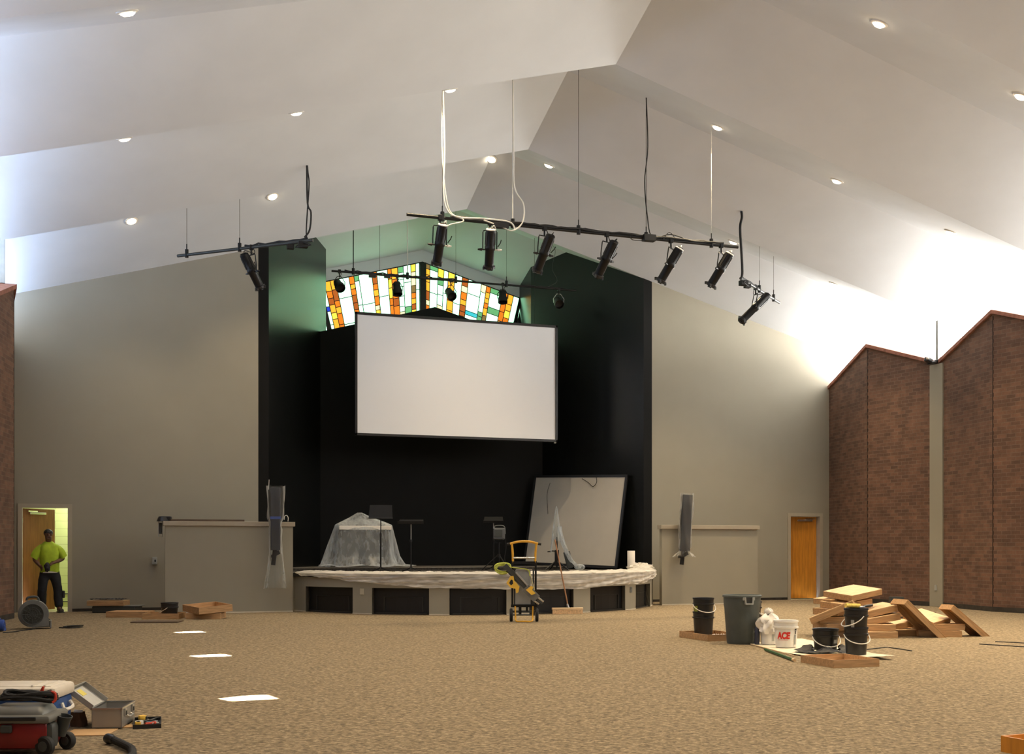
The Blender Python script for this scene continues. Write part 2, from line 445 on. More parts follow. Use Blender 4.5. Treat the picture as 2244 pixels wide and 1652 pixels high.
for side in (-1, 1):
    for k in range(8):
        n += 1
        mb = MB(); v0 = k * BAY
        for a, b in ((v0, v0 + BAY / 2), (v0 + BAY / 2, v0 + BAY)):
            xa, xb = side * (W - .16 * tri(a)), side * (W - .16 * tri(b))
            mb.quad(V(xa, -a, BZ + BR * tri(a) + .07), V(xb, -b, BZ + BR * tri(b) + .07), V(xb, -b, ceil_z(xb, -b)), V(xa, -a, ceil_z(xa, -a)))
        o = struct(mb.build('window_%d' % n, m_glass))
        for v in (v0 + BAY / 2, v0 + BAY - .001):
            x = side * (W - .16 * tri(v)); z0 = BZ + BR * tri(v) + .07; z1 = ceil_z(x, -v)
            if v > v0 + 3 or side < 0:
                MB().box((x, -v, (z0 + z1) / 2), (.09, .08, z1 - z0)).build('mullion', m_lgrey, o)
# painted pilasters in the brick valleys
t = 2
for side in (-1, 1):
    for k in range(1, 8):
        t += 1
        o = struct(MB().box((side * (W - .01), -k * BAY, BZ / 2), (.12, .42, BZ), bevel=.008).build('trim_%d' % t, m_wall))
        if side > 0 and k == 1:
            MB().box((W - .075, -BAY, .42), (.012, .075, .12), bevel=.003).build('outlet_plate', m_lgrey, o)
# window-sill hardware seen on top of the right pilaster
c = thing('small_floodlight', 'small black floodlight with clamp on top of the painted pilaster between brick gables', 'light', (W - .17, -BAY, BZ))
MB().box((-.14, -.05, .07), (.16, .12, .10), rot=(0, .3, .2), bevel=.02).build('head', m_blackp, c)
MB().box((0, 0, .02), (.16, .14, .05), bevel=.01).box((.09, -.02, .05), (.08, .08, .09), rot=(0, -.4, 0), bevel=.01).build('clamp', m_blackm, c)
MB().ball((-.2, -.1, .10), .035).build('lens', m_white, c, True)

# ---------- stage wall with doors ----------
XZ = Matrix(((1, 0, 0, 0), (0, 0, 1, 0), (0, 1, 0, 0), (0, 0, 0, 1)))      # local (x, y, z) -> (x, z, y)
def zt(x): return ZA - SL * abs(x) + .06
DL0, DL1, DR0, DR1, DH = -9.34, -8.44, 8.49, 9.40, 2.13
poly = [(-W - .1, 0), (DL0, 0), (DL0, DH), (DL1, DH), (DL1, 0), (-4.66, 0), (-4.66, zt(4.66)), (-W - .1, zt(W + .1))]
struct(MB().prism(poly, 0, .14, XZ).build('wall_back_left', m_wall))
poly = [(W + .1, 0), (DR1, 0), (DR1, DH), (DR0, DH), (DR0, 0), (4.66, 0), (4.66, zt(4.66)), (W + .1, zt(W + .1))]
struct(MB().prism(poly, 0, .14, XZ).build('wall_back_right', m_wall))
for s, nm in ((-1, 'left'), (1, 'right')):
    P = [(s * 4.66, -.002), (s * 4.44, -.002), (s * 2.675, 3.06), (s * 2.675, 4.05), (s * 2.95, 4.05), (s * 2.95, 3.2), (s * 4.66, .2)]
    o = struct(MB().prism(P, 0, 9.3).build('wall_stage_' + nm, m_black)); o.data.materials.append(m_blackmatt)
    for p in o.data.polygons:
        if p.normal.y < -.9: p.material_index = 1
PY = 2.72
hw = 2.88
struct(MB().prism([(-hw, 0), (hw, 0), (hw, 7.33 - SL * hw), (0, 7.33), (-hw, 7.33 - SL * hw)], PY, PY + .1, XZ).build('wall_stage_back', m_blackmatt))
struct(MB().prism([(-2.75, 8.76 - SL * 2.75), (0, 8.76), (2.75, 8.76 - SL * 2.75), (2.75, 9.4), (-2.75, 9.4)], 3.95, 4.05, XZ).build('wall_stage_upper', m_ceil))
struct(MB().box((0, 3.4, 5.6), (5.4, 1.2, .1)).build('wall_stage_ledge', m_black))
# rear wall behind the camera
struct(MB().prism([(-W - .1, 0), (W + .1, 0), (W + .1, zt(W)), (0, zt(0)), (-W - .1, zt(W))], BACK - .14, BACK, XZ).build('wall_rear', m_wall))

# ---------- baseboards: dark glue line where the old base was pulled off ----------
m_base = mat('dark_base_strip', (.035, .028, .022), .8, var=.2)
for nm, a, b in (('back_left', DL1 + .06, -4.66), ('back_right', 4.66, DR0 - .06)):
    struct(MB().box(((a + b) / 2, -.006, .03), (b - a, .012, .06)).build('baseboard_' + nm, m_base))
for s, nm in ((-1, 'left'), (1, 'right')):
    mb = MB()
    for k in range(16):
        v0, v1 = k * BAY / 2, (k + 1) * BAY / 2
        x0, x1 = W - DP * tri(v0) - .008, W - DP * tri(v1) - .008
        mb.rings([[V(s * x0, -v0, 0), V(s * x0, -v0, .1), V(s * (x0 + .03), -v0, .1), V(s * (x0 + .03), -v0, 0)], [V(s * x1, -v1, 0), V(s * x1, -v1, .1), V(s * (x1 + .03), -v1, .1), V(s * (x1 + .03), -v1, 0)]])
    struct(mb.build('baseboard_' + nm, m_base))

# ---------- doors ----------
def door(n, x0, x1, hinge, ang, m, label):
    fr = MB()
    for x in (x0, x1): fr.box((x, .06, DH / 2 - .0125), (.05, .18, DH - .025))
    fr.box(((x0 + x1) / 2, .06, DH), (x1 - x0 + .05, .18, .05))
    for x, s in ((x0, -1), (x1, 1)): fr.box((x + s * .03, -.016, DH / 2), (.055, .03, DH))
    fr.box(((x0 + x1) / 2, -.016, DH + .0275), (x1 - x0 + .115, .03, .055))
    d = struct(fr.build('door_%d' % n, m_trimtan), label)
    hx = x0 + .03 if hinge < 0 else x1 - .03
    s = -hinge
    wd = x1 - x0 - .07
    lf = MB().box((s * wd / 2, .02, 1.05), (wd, .045, 2.07), bevel=.004).build('door_leaf', m, d, loc=(hx, .13, .01), rot=(0, 0, s * ang))
    hd = MB().cyl((s * (wd - .07), -.05, 1.0), (s * (wd - .07), .06, 1.0), .012).lathe([(.0, -.085), (.026, -.08), (.028, -.06), (.012, -.045)], (s * (wd - .07), 0, 1.0), (0, 1, 0), 14).build('knob', m_steel, lf, True)
    MB().box((s * .34, -.035, 1.99), (.42, .05, .05), bevel=.01).box((s * .2, -.06, 2.03), (.3, .012, .02), rot=(0, 0, .2)).build('door_closer', m_chrome, lf)
    for z in (.25, 1.05, 1.85):
        MB().cyl((hx - s * .012, .10, z - .05), (hx - s * .012, .10, z + .05), .012).build('hinge', m_steel, d)
    return d
door(1, DL0, DL1, -1, .82, m_doorbr, 'brown wood door standing open into the yellow lit corridor beside the left brick wall')
door(2, DR0, DR1, 1, .10, m_door, 'orange wood door almost shut beside the right brick wall')
# corridor behind the left door
def room(nm, x0, x1, y0, y1, zc, mats):
    struct(MB().box(((x0 + x1) / 2, (y0 + y1) / 2, -.08), (x1 - x0, y1 - y0, .16)).build('floor_' + nm, mats[0]))
    struct(MB().box(((x0 + x1) / 2, y1 + .05, zc / 2), (x1 - x0 + .2, .1, zc)).build('wall_' + nm + '_back', mats[1]))
    struct(MB().box((x0 - .05, (y0 + y1) / 2, zc / 2), (.1, y1 - y0, zc)).build('wall_' + nm + '_left', mats[1]))
    struct(MB().box((x1 + .05, (y0 + y1) / 2, zc / 2), (.1, y1 - y0, zc)).build('wall_' + nm + '_right', mats[1]))
    struct(MB().box(((x0 + x1) / 2, (y0 + y1) / 2, zc + .05), (x1 - x0 + .2, y1 - y0, .1)).build('ceiling_' + nm, m_ceil))
m_vinyl = mat('vinyl_floor', (.40, .36, .2), .4, var=.04)
room('corridor', -9.75, -7.2, .14, 2.1, 2.7, (m_vinyl, m_block))
room('vestibule', 8.2, 9.8, .14, 1.6, 2.7, (m_vinyl, m_wall))
struct(MB().box((-8.45, 2.09, .12), (2.4, .02, .012)).box((-8.45, 2.09, .29), (2.4, .02, .012)).build('baseboard_corridor', m_ink))
def lamp(kind, loc, e, col=(1, 1, 1), size=1, rot=(0, 0, 0), **k):
    l = bpy.data.lights.new(kind.lower() + '_lamp', kind); l.energy = e; l.color = col
    if kind == 'AREA':
        l.shape = 'RECTANGLE'; l.size = size; l.size_y = k.get('sy', size)
        if k.get('portal'): l.cycles.is_portal = True
    else: l.shadow_soft_size = size
    if kind == 'SPOT': l.spot_size = k.get('angle', 2); l.spot_blend = k.get('blend', .6)
    o = bpy.data.objects.new(l.name, l); COL.objects.link(o); o.location = loc; o.rotation_euler = rot
    return o
lamp('AREA', (-8.0, 1.5, 2.66), CORR_E, (.98, 1, .80), .9, sy=.3)
lamp('AREA', (9.0, .9, 2.6), 6, (1, .85, .6), .6)
# daylight portals just outside the clerestories
for s in (-1, 1):
    lamp('AREA', (s * (W + .26), BACK / 2, 6.25), 1, size=1.9, sy=-BACK, rot=(0, s * PI / 2, 0), portal=True)

# ---------- recessed downlights ----------
rows = [(-1.72, (-7.26, -4.58, .03)), (-3.0, (.85, 5.15, 7.72))]
for y in (-7.05, -11.55, -15.3, -19.4, -23.5, -27.6): rows.append((y, (-7.42, -4.9, -2.42, 2.48, 4.95, 7.5)))
def SIDE_GAIN(x, y):
    """made-up strength per lamp: west weakened, east boosted, to shape the floor light"""
    return .30 if x < -6 else .60 if x < -4 else .95 if x < 0 else 1.35 if x < 4 else 1.7 if x < 6 else .85
first = None
SEEN = {(-1.72, -7.26): 'small downlight low on the ceiling above the left tan wall, nearest the brick', (-1.72, -4.58): 'small downlight above the hanger wires of the short left pipe', (-1.72, .03): 'downlight just left of the ceiling ridge beside the white cord', (-3.0, .85): 'downlight just right of the ceiling ridge, between the hanger cords',
        (-3.0, 5.15): 'downlight at the right end of the long pipe beside the black hanging cable', (-3.0, 7.72): 'downlight in the bright ceiling above the slanting right pipe',
        (-7.05, -7.42): 'leftmost downlight along the front left ceiling fold', (-7.05, -4.9): 'middle downlight along the front left ceiling fold', (-7.05, -2.42): 'downlight on the front left ceiling fold beside the top of the white cord',
        (-7.05, 2.48): 'downlight above the right hanger wire of the long pipe', (-7.05, 4.95): 'downlight in the grey fold between the long pipe and the bright right windows', (-7.05, 7.5): 'downlight inside the white glare above the right brick wall',
        (-11.55, -7.42): 'large bright downlight in the top left corner of the ceiling', (-11.55, 2.48): 'bright downlight in the upper right ceiling, the one nearer the ridge', (-11.55, 4.95): 'bright downlight in the upper right ceiling cut by the right edge of view'}
for y, xs in rows:
    for x in xs:
        if y < -12 and abs(x) < 3 and y > -20 and False: continue
        z = ceil_z(x, y)
        lab = SEEN.get((y, x))
        if lab:
            e2 = .02
            nx = -(ceil_z(x + e2, y) - ceil_z(x - e2, y)) / (2 * e2); ny = -(ceil_z(x, y + e2) - ceil_z(x, y - e2)) / (2 * e2)
            nrm = Vector((-nx, -ny, -1)).normalized()
            q = nrm.to_track_quat('Z', 'Y').to_euler()
            t_ = thing('recessed_downlight', lab or 'downlight nearest overhead, above the upper edge of the picture', 'ceiling light', (x, y, z), tuple(q), 'recessed downlights in the pleated ceiling')
            if first is None:
                MB().lathe([(.085, .0), (.125, .0), (.125, .012), (.095, .022), (.085, .018)], n=24, cap=False).build('trim_ring', m_white, t_, True)
                MB().lathe([(.001, .055), (.05, .05), (.08, .03), (.088, .004)], n=20, cap=False).build('lamp_lens', m_bulb, t_, True)
                first = t_
            else:
                for ch in first.children:
                    c2 = ch.copy(); COL.objects.link(c2); c2.parent = t_
        lamp('SPOT', (x, y, z - .12), DOWN_E * SIDE_GAIN(x, y), (1, .775, .48), .09, angle=math.radians(92), blend=1)
# ---------- stage platform ----------
SR, SCY, SZ = 4.35, .3835, .78
def arc(deg, r=SR): a = math.radians(deg); return (r * math.sin(a), SCY - r * math.cos(a))
stage = struct(bpy.data.objects.new('stage_platform', None)); COL.objects.link(stage); del stage['kind']
stage['label'] = 'curved stage platform with tan front and black vent openings between the two half walls'; stage['category'] = 'stage'
A0 = 69
m_stagecarpet = mat('stage_carpet', (.085, .075, .062), .95, var=.2, scale=30, bump=.3, bscale=80)
top = [arc(a, SR + .03) for a in [-A0 + 2 * A0 * i / 48 for i in range(49)]] + [(4.15, -.05), (4.4, 0), (2.9, 2.7), (-2.9, 2.7), (-4.4, 0), (-4.15, -.05)]
MB().prism(top, SZ - .05, SZ).build('deck', m_stagecarpet, stage)
edge = MB()
n = 48
edge.rings([[V(*arc(a, SR + .035), SZ - .07), V(*arc(a, SR + .035), SZ + .006), V(*arc(a, SR - .02), SZ + .006), V(*arc(a, SR - .02), SZ - .07)] for a in [-A0 + 2 * A0 * i / n for i in range(n + 1)]])
edge.build('edge_strip', m_blackp, stage)
OPEN = [(-63.5, -46.2), (-40.4, -25), (-19.8, -5.2), (.9, 14), (19.7, 34.7), (41.1, 56)]
PT = .515
fas = MB()
def arcwall(mb, a0, a1, z0, z1, r=SR, th=.09, seg=3):
    n = max(1, int(abs(a1 - a0) / seg))
    mb.rings([[V(*arc(a, r), z0), V(*arc(a, r), z1), V(*arc(a, r - th), z1), V(*arc(a, r - th), z0)] for a in [a0 + (a1 - a0) * i / n for i in range(n + 1)]])
arcwall(fas, -A0, A0, PT, SZ - .05)
prev = -A0
for a, b in OPEN:
    arcwall(fas, prev, a, 0, PT); prev = b
arcwall(fas, prev, A0, 0, PT)
for sgn in (-1, 1):
    p = arc(sgn * A0); fas.box((p[0], (p[1] - .0) / 2, SZ / 2 - .03), (.09, -p[1], SZ - .06))
fas.build('fascia', m_wall, stage)
prev = -A0
for a, b in OPEN + [(A0, A0)]:
    bs = MB(); arcwall(bs, prev, a, 0, .02, SR + .008, .02); prev = b
    bs.build('base_edge', mat('pale_base_edge', (.62, .56, .45), .8, var=.05), stage)
for a, b in OPEN:
    v = MB(); arcwall(v, a, b, .0, PT, SR - .10, .03)
    for q in (a, b):
        p, r = arc(q), arc(q, SR - .12)
        v.quad(V(*p, 0), V(*r, 0), V(*r, PT), V(*p, PT))
    o = v.build('vent_opening', m_vent, stage)
    g = MB(); d = (b - a) * .18; e2 = .35
    arcwall(g, a + .8, b - .8, .015, .035, SR - .03, .02)
    arcwall(g, a + d, b - d * .6, .33, .338, SR - .085, .015)
    arcwall(g, a + d, a + d + e2, .05, .33, SR - .085, .015); arcwall(g, b - d * .6 - e2, b - d * .6, .05, .33, SR - .085, .015)
    g.build('vent_frame', mat('vent_frame_black', (.022, .022, .022), .4, var=.05), o)
for a, x in ((-43.3, 0), (37.9, 0)):
    p = arc(a, SR + .006)
    MB().box((0, 0, 0), (.09, .012, .12), bevel=.003).box((0, -.008, .03), (.03, .006, .03)).box((0, -.008, -.03), (.03, .006, .03)).build('outlet_plate', m_plate if a < 0 else m_grey, stage, loc=(*p, .44 if a < 0 else .42), rot=(0, 0, math.radians(a)))
ris = MB().prism([(-4.1, .35), (2.6, .35), (2.6, 2.7), (-2.9, 2.7)], SZ, SZ + .085)
ris.build('rear_riser', m_stagecarpet, stage)
MB().box((-.75, .345, SZ + .076), (6.7, .03, .018)).build('riser_nosing', mat('nosing', (.2, .18, .15), .5, var=.05), stage)

# ---------- half walls beside the stage ----------
for s, nm in ((-1, 'left'), (1, 'right')):
    o = struct(MB().box((s * 5.39, -1.49, .865), (2.48, .12, 1.73)).build('wall_half_' + nm, m_wall), 'tan half wall with a flat cap at the %s end of the stage' % nm)
    MB().box((s * 5.39, -1.49, 1.775), (2.56, .2, .09), bevel=.006).build('cap', m_trimtan, o)
    MB().box((s * 5.39, -1.556, .012), (2.48, .012, .024)).build('base_edge', mat('pale_base_edge', (.62, .56, .45), .8), o)

# ---------- stained glass window ----------
GX, GTOP, GBOT = 2.72, 8.74, 6.35
win = struct(bpy.data.objects.new('window_1', None)); COL.objects.link(win); win['label'] = 'wide gabled stained glass window of leaning coloured strips high behind the stage'
MB().prism([(-GX, GBOT - SL * GX), (GX, GBOT - SL * GX), (GX, GTOP + .03 - SL * GX), (0, GTOP + .03), (-GX, GTOP + .03 - SL * GX)], 3.955, 3.975, XZ).build('leading', m_vent, win)
def glow(nm, c, s): return mat('stained_' + nm, c, .3, var=0, emit=(c, s))
PAL = [glow('pale', (.44, 1.0, .60), GLASS_E), glow('orange', (.95, .24, .012), .75), glow('amber', (.98, .46, .03), .95), glow('yellow', (1, .68, .06), 1.15), glow('rust', (.55, .13, .015), .6),
       glow('teal', (.05, .55, .62), .9), glow('green', (.16, .50, .20), .7), glow('blue', (.015, .05, .62), .8), glow('straw', (1, .82, .40), 1.3), glow('olive', (.30, .20, .06), .6)]
rg = random.Random(5)
gl = MB(); bm = gl.bm
def pane(xa, xb, za, zb, k, lean):
    """a pane between heights za..zb below the sloping head; xa, xb at the head line"""
    g_ = .010
    def P(x, d): # d = depth below head; strip leans towards the middle as it drops
        xx = x * (1 - lean * d)
        return V(xx, 3.95, GTOP - SL * abs(xx) - d)
    q = [P(xa + g_, zb - g_), P(xb - g_, zb - g_), P(xb - g_, za + g_), P(xa + g_, za + g_)]
    f = bm.faces.new([bm.verts.new(p) for p in q]); f.material_index = k
H = GTOP - GBOT
def strip(xa, xb, kind):
    d = 0
    while d < H - .02:
        if kind == 'w':
            if rg.random() < .2: h_, k = rg.uniform(.10, .22), rg.choice([5, 6, 8, 3, 6, 7])
            else: h_, k = rg.uniform(.35, .8), 0
        elif kind == 'o': h_, k = rg.uniform(.14, .30), rg.choice([1, 1, 2, 1, 4, 2, 3])
        elif kind == 'y': h_, k = rg.uniform(.12, .24), rg.choice([2, 3, 2, 8, 9, 1, 4])
        else: h_, k = rg.uniform(.12, .34), rg.choice([5, 6, 0, 8, 0, 3])
        h_ = min(h_, H - d)
        pane(xa, xb, d, d + h_, k, .085); d += h_
def side(seq, s):
    x = .09
    for kind, wd in seq:
        a, b = s * x, s * (x + wd)
        strip(min(a, b), max(a, b), kind); x += wd
side([('w', .10), ('y', .13), ('w', .20), ('g', .15), ('o', .17), ('o', .10), ('w', .28), ('y', .13), ('w', .34), ('w', .12), ('y', .13), ('w', .34), ('o', .14), ('o', .15), ('w', .26)], -1)
side([('y', .11), ('w', .22), ('g', .16), ('w', .12), ('o', .18), ('w', .20), ('y', .17), ('w', .36), ('w', .14), ('y', .12), ('w', .34), ('o', .14), ('o', .16), ('w', .26)], 1)
gl.build('glass_panes', PAL, win, norm=False)
fr = MB().box((0, 3.93, 7.55), (.17, .06, 2.36))
for s in (-1, 1):
    fr.prism([(s * 2.72, GTOP - SL * 2.72), (s * 2.66, GTOP - SL * 2.66), (s * 2.25, 6.3), (s * 2.40, 6.3)], 3.92, 3.95, XZ)
fr.build('window_frame', m_black, win)

# ---------- hanging projection screen ----------
t = thing('projection_screen', 'large blank white projection screen hanging in front of the stained glass window', 'screen', (.105, .97, 5.285))
sw, sh = 4.97, 2.83
MB().box((0, .0, 0), (sw - .1, .03, sh - .1)).build('screen_surface', m_screen, t)
f = MB()
for s in (-1, 1):
    f.box((s * (sw / 2 - .028), -.01, 0), (.056, .07, sh), bevel=.006); f.box((0, -.01, s * (sh / 2 - .03)), (sw, .07, .06), bevel=.006)
f.build('frame', m_blackp, t)
for x in (-1.9, 1.9):
    MB().cyl((x, .01, sh / 2 - .02), (x, .01, ceil_z(x + .1, .97) - 5.285), .004, n=6).build('hanging_cable', m_blackm, t)
MB().box((2.42, -.02, -sh / 2 - .015), (.05, .03, .03)).build('label_tab', m_lgrey, t)

# ---------- second screen leaning on the right stage wall ----------
BLc, BRc, TLc, TRc = V(2.256, 2.35, .885), V(3.79, .13, .80), V(2.52, 2.66, 3.15), V(4.10, .52, 3.12)
ux = (BRc - BLc).normalized(); uz = (TLc - BLc); uz = (uz - ux * uz.dot(ux)).normalized(); uy = uz.cross(ux)
M = Matrix((ux, uy, uz)).transposed().to_4x4(); M.translation = (BLc + BRc) / 2 + uy * -.03
t = thing('projection_screen', 'grey framed projection screen leaning against the black stage wall on the right', 'screen', (0, 0, 0))
t.matrix_world = M
lw, lh = (BRc - BLc).length + .05, (TLc - BLc).length
MB().box((0, 0, lh / 2), (lw - .08, .02, lh - .08)).build('screen_surface', m_screen2, t)
f = MB()
for s in (-1, 1):
    f.box((s * (lw / 2 - .03), 0, lh / 2), (.06, .05, lh)); f.box((0, 0, lh / 2 + s * (lh / 2 - .03)), (lw, .05, .06))
f.build('frame', m_blackp, t)
MB().tube([(.5, -.03, lh - .05), (.55, -.06, lh - .2), (.45, -.05, lh - .3), (.3, -.05, lh - .2), (.1, -.04, lh - .1)], .008, smooth=5).build('dangling_strap', m_vent, t, True)
MB().tube([(-.85, -.03, lh - .2), (-.9, -.03, lh - .5), (-.8, -.03, lh - 1.)], .005, smooth=5).build('dangling_strap', m_vent, t, True)

# ---------- lighting pipes ----------
def pipe(nm, label, A, B, hangers, r=.027, mtl=None):
    A, B = V(*A), V(*B)
    t = thing('lighting_pipe', label, 'pipe', A, group='suspended lighting pipes')
    MB().cyl((0, 0, 0), B - A, r, n=14).build('pipe', mtl or m_blackm, t, True)
    for h in hangers:
        p = A + (B - A) * h[0] - A; w0 = A + p
        zc = ceil_z(w0.x, w0.y) - w0.z
        o = MB().cyl(p + V(0, 0, .03), p + V(0, 0, zc), h[1], n=8).build('hanger_cable', h[2], t)
        MB().cyl(p + V(0, 0, -.05), p + V(0, 0, .10), .034, n=12).cyl(p + V(0, 0, .1), p + V(0, 0, .2), .010, n=8).build('pipe_clamp', m_blackm, o, True)
    return t
t = pipe('main', 'long black lighting pipe with six spotlights hung across the hall in front of the stage', (-3.08, -6.8, 6.70), (3.03, -6.8, 6.70),
         [(.098, .004, m_blackm), (.298, .012, m_conduit), (.493, .004, m_blackm), (.702, .005, m_blackm), (.912, .003, m_lgrey)])
cab = MB()
P = [(x, .035 + .012 * wob(x * 3), .045 + .016 * wob(x * 5, 2)) for x in [.75 + .12 * i for i in range(42)]]
cab.tube(P, .022, 6)
P = [(x, -.03 + .012 * wob(x * 4, 1), .03 + .016 * wob(x * 4, 5)) for x in [1.6 + .12 * i for i in range(36)]]
cab.tube(P, .016, 6); cab.box((1.6, -.02, -.04), (.26, .1, .08)).box((4.33, -.02, .0), (.22, .12, .11)).build('cable_loom', m_rubber, t, True)
zc = ceil_z(-2.48, -6.8) - 6.7
wh = MB().tube([(.6, -.03, zc), (.63, -.02, zc * .5), (.61, -.02, .5), (.66, -.03, .15), (.85, -.04, .03), (1.3, -.04, .045), (1.75, -.04, .03), (1.85, -.04, -.1)], .014, smooth=6)
wh.tube([(.6, .0, zc), (.59, 0, zc * .6), (.63, 0, .6), (.72, -.02, .12), (.95, -.05, -.02), (.7, -.06, -.12), (.6, -.06, -.22)], .010, smooth=6)
wh.tube([(1.82, -.02, zc + .3), (1.83, -.02, 1.2), (1.85, -.02, .62), (2.0, -.04, .35), (1.98, -.05, .05), (1.8, -.05, -.11), (1.6, -.05, -.06), (1.3, -.04, .02)], .012, smooth=6)
wh.build('white_cord', m_whitec, t, True)
bk = MB().tube([(4.29, 0, ceil_z(1.21, -6.8) - 6.7), (4.33, .02, 1.6), (4.27, .02, 1.), (4.31, 0, .4), (4.4, -.02, .02), (4.75, -.03, .1), (5.1, -.02, .03)], .010, smooth=6)
bk.tube([(4.25, -.05, -.06), (4.0, -.06, -.07), (3.95, -.04, .02)], .007, smooth=5).tube([(4.6, -.04, .0), (4.72, -.04, .13), (4.85, -.04, .02)], .007, smooth=5).build('drop_cable', m_rubber, t, True)
SPA, SPB = V(4.27, -4.79, 6.69), V(6.46, -2.90, 6.69)
for s, e_, hs, lab in ((-1, 1.0, (.04, .53, .93), 'short slanting lighting pipe hung over the left tan wall'), (1, .9, (.02, .46, .84), 'short slanting lighting pipe hung before the bright right windows')):
    a = V(SPA.x * s, SPA.y, SPA.z); b = SPA + (SPB - SPA) * e_; b.x *= s
    t = pipe('short', lab, a, b, [(hs[1], .0035, m_blackm), (hs[2], .0035, m_blackm)], .028, m_dgrey)
    d = (b - a)
    c0 = d * hs[0]; zc = ceil_z(a.x + c0.x, a.y + c0.y) - a.z
    mm = m_rubber if s > 0 else m_blackm
    MB().tube([c0 + V(0, 0, zc), c0 + V(.01, 0, zc - .12), c0 + V(-.03 * s, 0, zc * .75), c0 + V(0, 0, zc * .4), c0 + V(.02 * s, 0, .15), c0 + V(0, 0, .02)], .026 if s > 0 else .012, smooth=5).build('drop_cable', mm, t, True)
    if s < 0: MB().tube([c0 + V(-.01, 0, zc), c0 + V(.0, -.02, zc * .5), c0 + V(.06, -.02, .5), c0 + V(.04, 0, .2), c0 + V(-.05, 0, .06)], .016, smooth=5).build('drop_cable', m_rubber, t, True)
    MB().tube([c0 + V(0, 0, .05)] + [d * (hs[0] + .05 * i) + V(0, 0, .035 + .03 * wob(i * 2.1)) for i in range(1, 10)], .02, 7).tube([d * .08 + V(0, -.06, -.03), d * .13 + V(0, -.1, -.11), d * .02 + V(0, -.1, -.10), d * .08 + V(0, -.06, -.03)], .010, smooth=4).box(d * .07 + V(0, 0, -.06), (.16, .12, .1)).box(d * .16 + V(0, 0, -.07), (.12, .1, .08)).build('cable_loom', m_rubber, t, True)
RP = (-2.87, 1.2, 7.65)
t = pipe('rear', 'thin black lighting pipe with small round lamps hung in front of the stained glass', RP, (3.18, 1.2, 7.65),
         [(.083, .012, m_blackm), (.295, .012, m_conduit), (.49, .003, m_blackm), (.70, .003, m_blackm)], .024)
MB().tube([(4.6 + .1 * i, -.02, .025 + .015 * wob(i * 2.3)) for i in range(12)], .012, 6).build('cable_loom', m_rubber, t, True)
MB().tube([(.3 + .1 * i, .0, .03 + .02 * wob(i * 1.3)) for i in range(28)], .016, 6).box((.95, 0, -.03), (.16, .08, .09)).box((1.3, 0, -.02), (.14, .08, .08)).build('cable_loom', m_rubber, t, True)
MB().tube([(5.45, 0, ceil_z(2.6, 1.2) - 7.65), (5.5, 0, .9), (5.42, 0, .5), (5.55, 0, .2), (5.3, -.02, .03)], .005, smooth=5).build('drop_cable', m_dgrey, t, True)

# ---------- spotlights ----------
def spot(loc, aim, label, lit, ln=.66, r=.082, group='long black spotlights on the hanging pipes'):
    aim = Vector(aim).normalized()
    t = thing('spotlight', label, 'stage light', loc, group=group)
    sd = aim.cross(V(0, 0, 1)).normalized()
    c = V(0, 0, -.40) + aim * .05              # pivot
    up = -aim
    B = lambda k: c + aim * k
    b = MB().lathe([(r * .98, -ln * .50), (r, -ln * .46), (r, -ln * .10), (r * 1.06, -ln * .09), (r * 1.06, ln * .0), (r * .93, ln * .02), (r * .93, ln * .42)], c, aim, 20)
    for k in range(8):
        a = 2 * PI * k / 8; o_ = sd * math.cos(a) + sd.cross(aim) * math.sin(a)
        b.cyl(c + o_ * r - aim * ln * .44, c + o_ * r - aim * ln * .12, .008, n=5)
    b.build('body', m_blackm, t, True)
    MB().lathe([(r * .6, -ln * .535), (r * .95, -ln * .52), (r * .97, -ln * .495)], c, aim, 20).build('rear_cap', m_white if lit else m_blackm, t, True)  # white cap colour stands in for downlight falling on it
    g = MB()
    for k in (-2, -1, 0, 1, 2):
        g.cyl(B(-ln * .545) + sd * k * r * .28 - sd.cross(aim) * r * .55, B(-ln * .545) + sd * k * r * .28 + sd.cross(aim) * r * .3, .006, n=5)
    g.build('cap_slots', m_blackm, t)
    f = MB().lathe([(r * .98, ln * .40), (r * 1.18, ln * .41), (r * 1.18, ln * .47), (r * .98, ln * .49)], c, aim, 20)
    for k in range(4):
        a = 2 * PI * k / 4 + .4; o_ = sd * math.cos(a) + sd.cross(aim) * math.sin(a)
        f.box(c + o_ * r * 1.2 + aim * ln * .46, (.03, .03, .05))
    f.lathe([(r * .5, ln * .49), (r * .5, ln * .52)], c, aim, 14).build('lens_holder', m_blackp, t, True)
    q = r + .035
    MB().tube([c + sd * q, c + sd * q + V(0, 0, .10), sd * q + V(0, 0, -.16), sd * q * .9 + V(0, 0, -.135), -sd * q * .9 + V(0, 0, -.135), -sd * q + V(0, 0, -.16), c - sd * q + V(0, 0, .10), c - sd * q], .010, 6).build('yoke', m_blackm, t)
    MB().cyl((0, 0, -.14), (0, 0, .03), .016, n=8).box((0, 0, .0), (.07, .075, .09), bevel=.01).build('hook_clamp', m_blackm, t)
    for s in (-1, 1):
        MB().cyl(c + sd * s * (r), c + sd * s * (r + .12), .013, n=8).cyl(c + sd * s * (r + .05), c + sd * s * (r + .12), .024, .014, n=8).build('knob', m_white if (lit and s > 0) else m_blackp, t, True)
    MB().tube([c + sd * (r + .05) + aim * -.05, c + sd * (r + .09) - aim * .12, c + sd * (r + .10) - aim * .17], .008, 5).build('lever', m_blackm, t)
    MB().tube([B(-ln * .5), B(-ln * .55) + sd * .05 + V(0, 0, .04), V(0, 0, -.12) + sd * .10, V(0, 0, .03) + sd * .02], .008, 6, smooth=5).build('power_cord', m_whitec if lit else m_rubber, t, True)
    return t
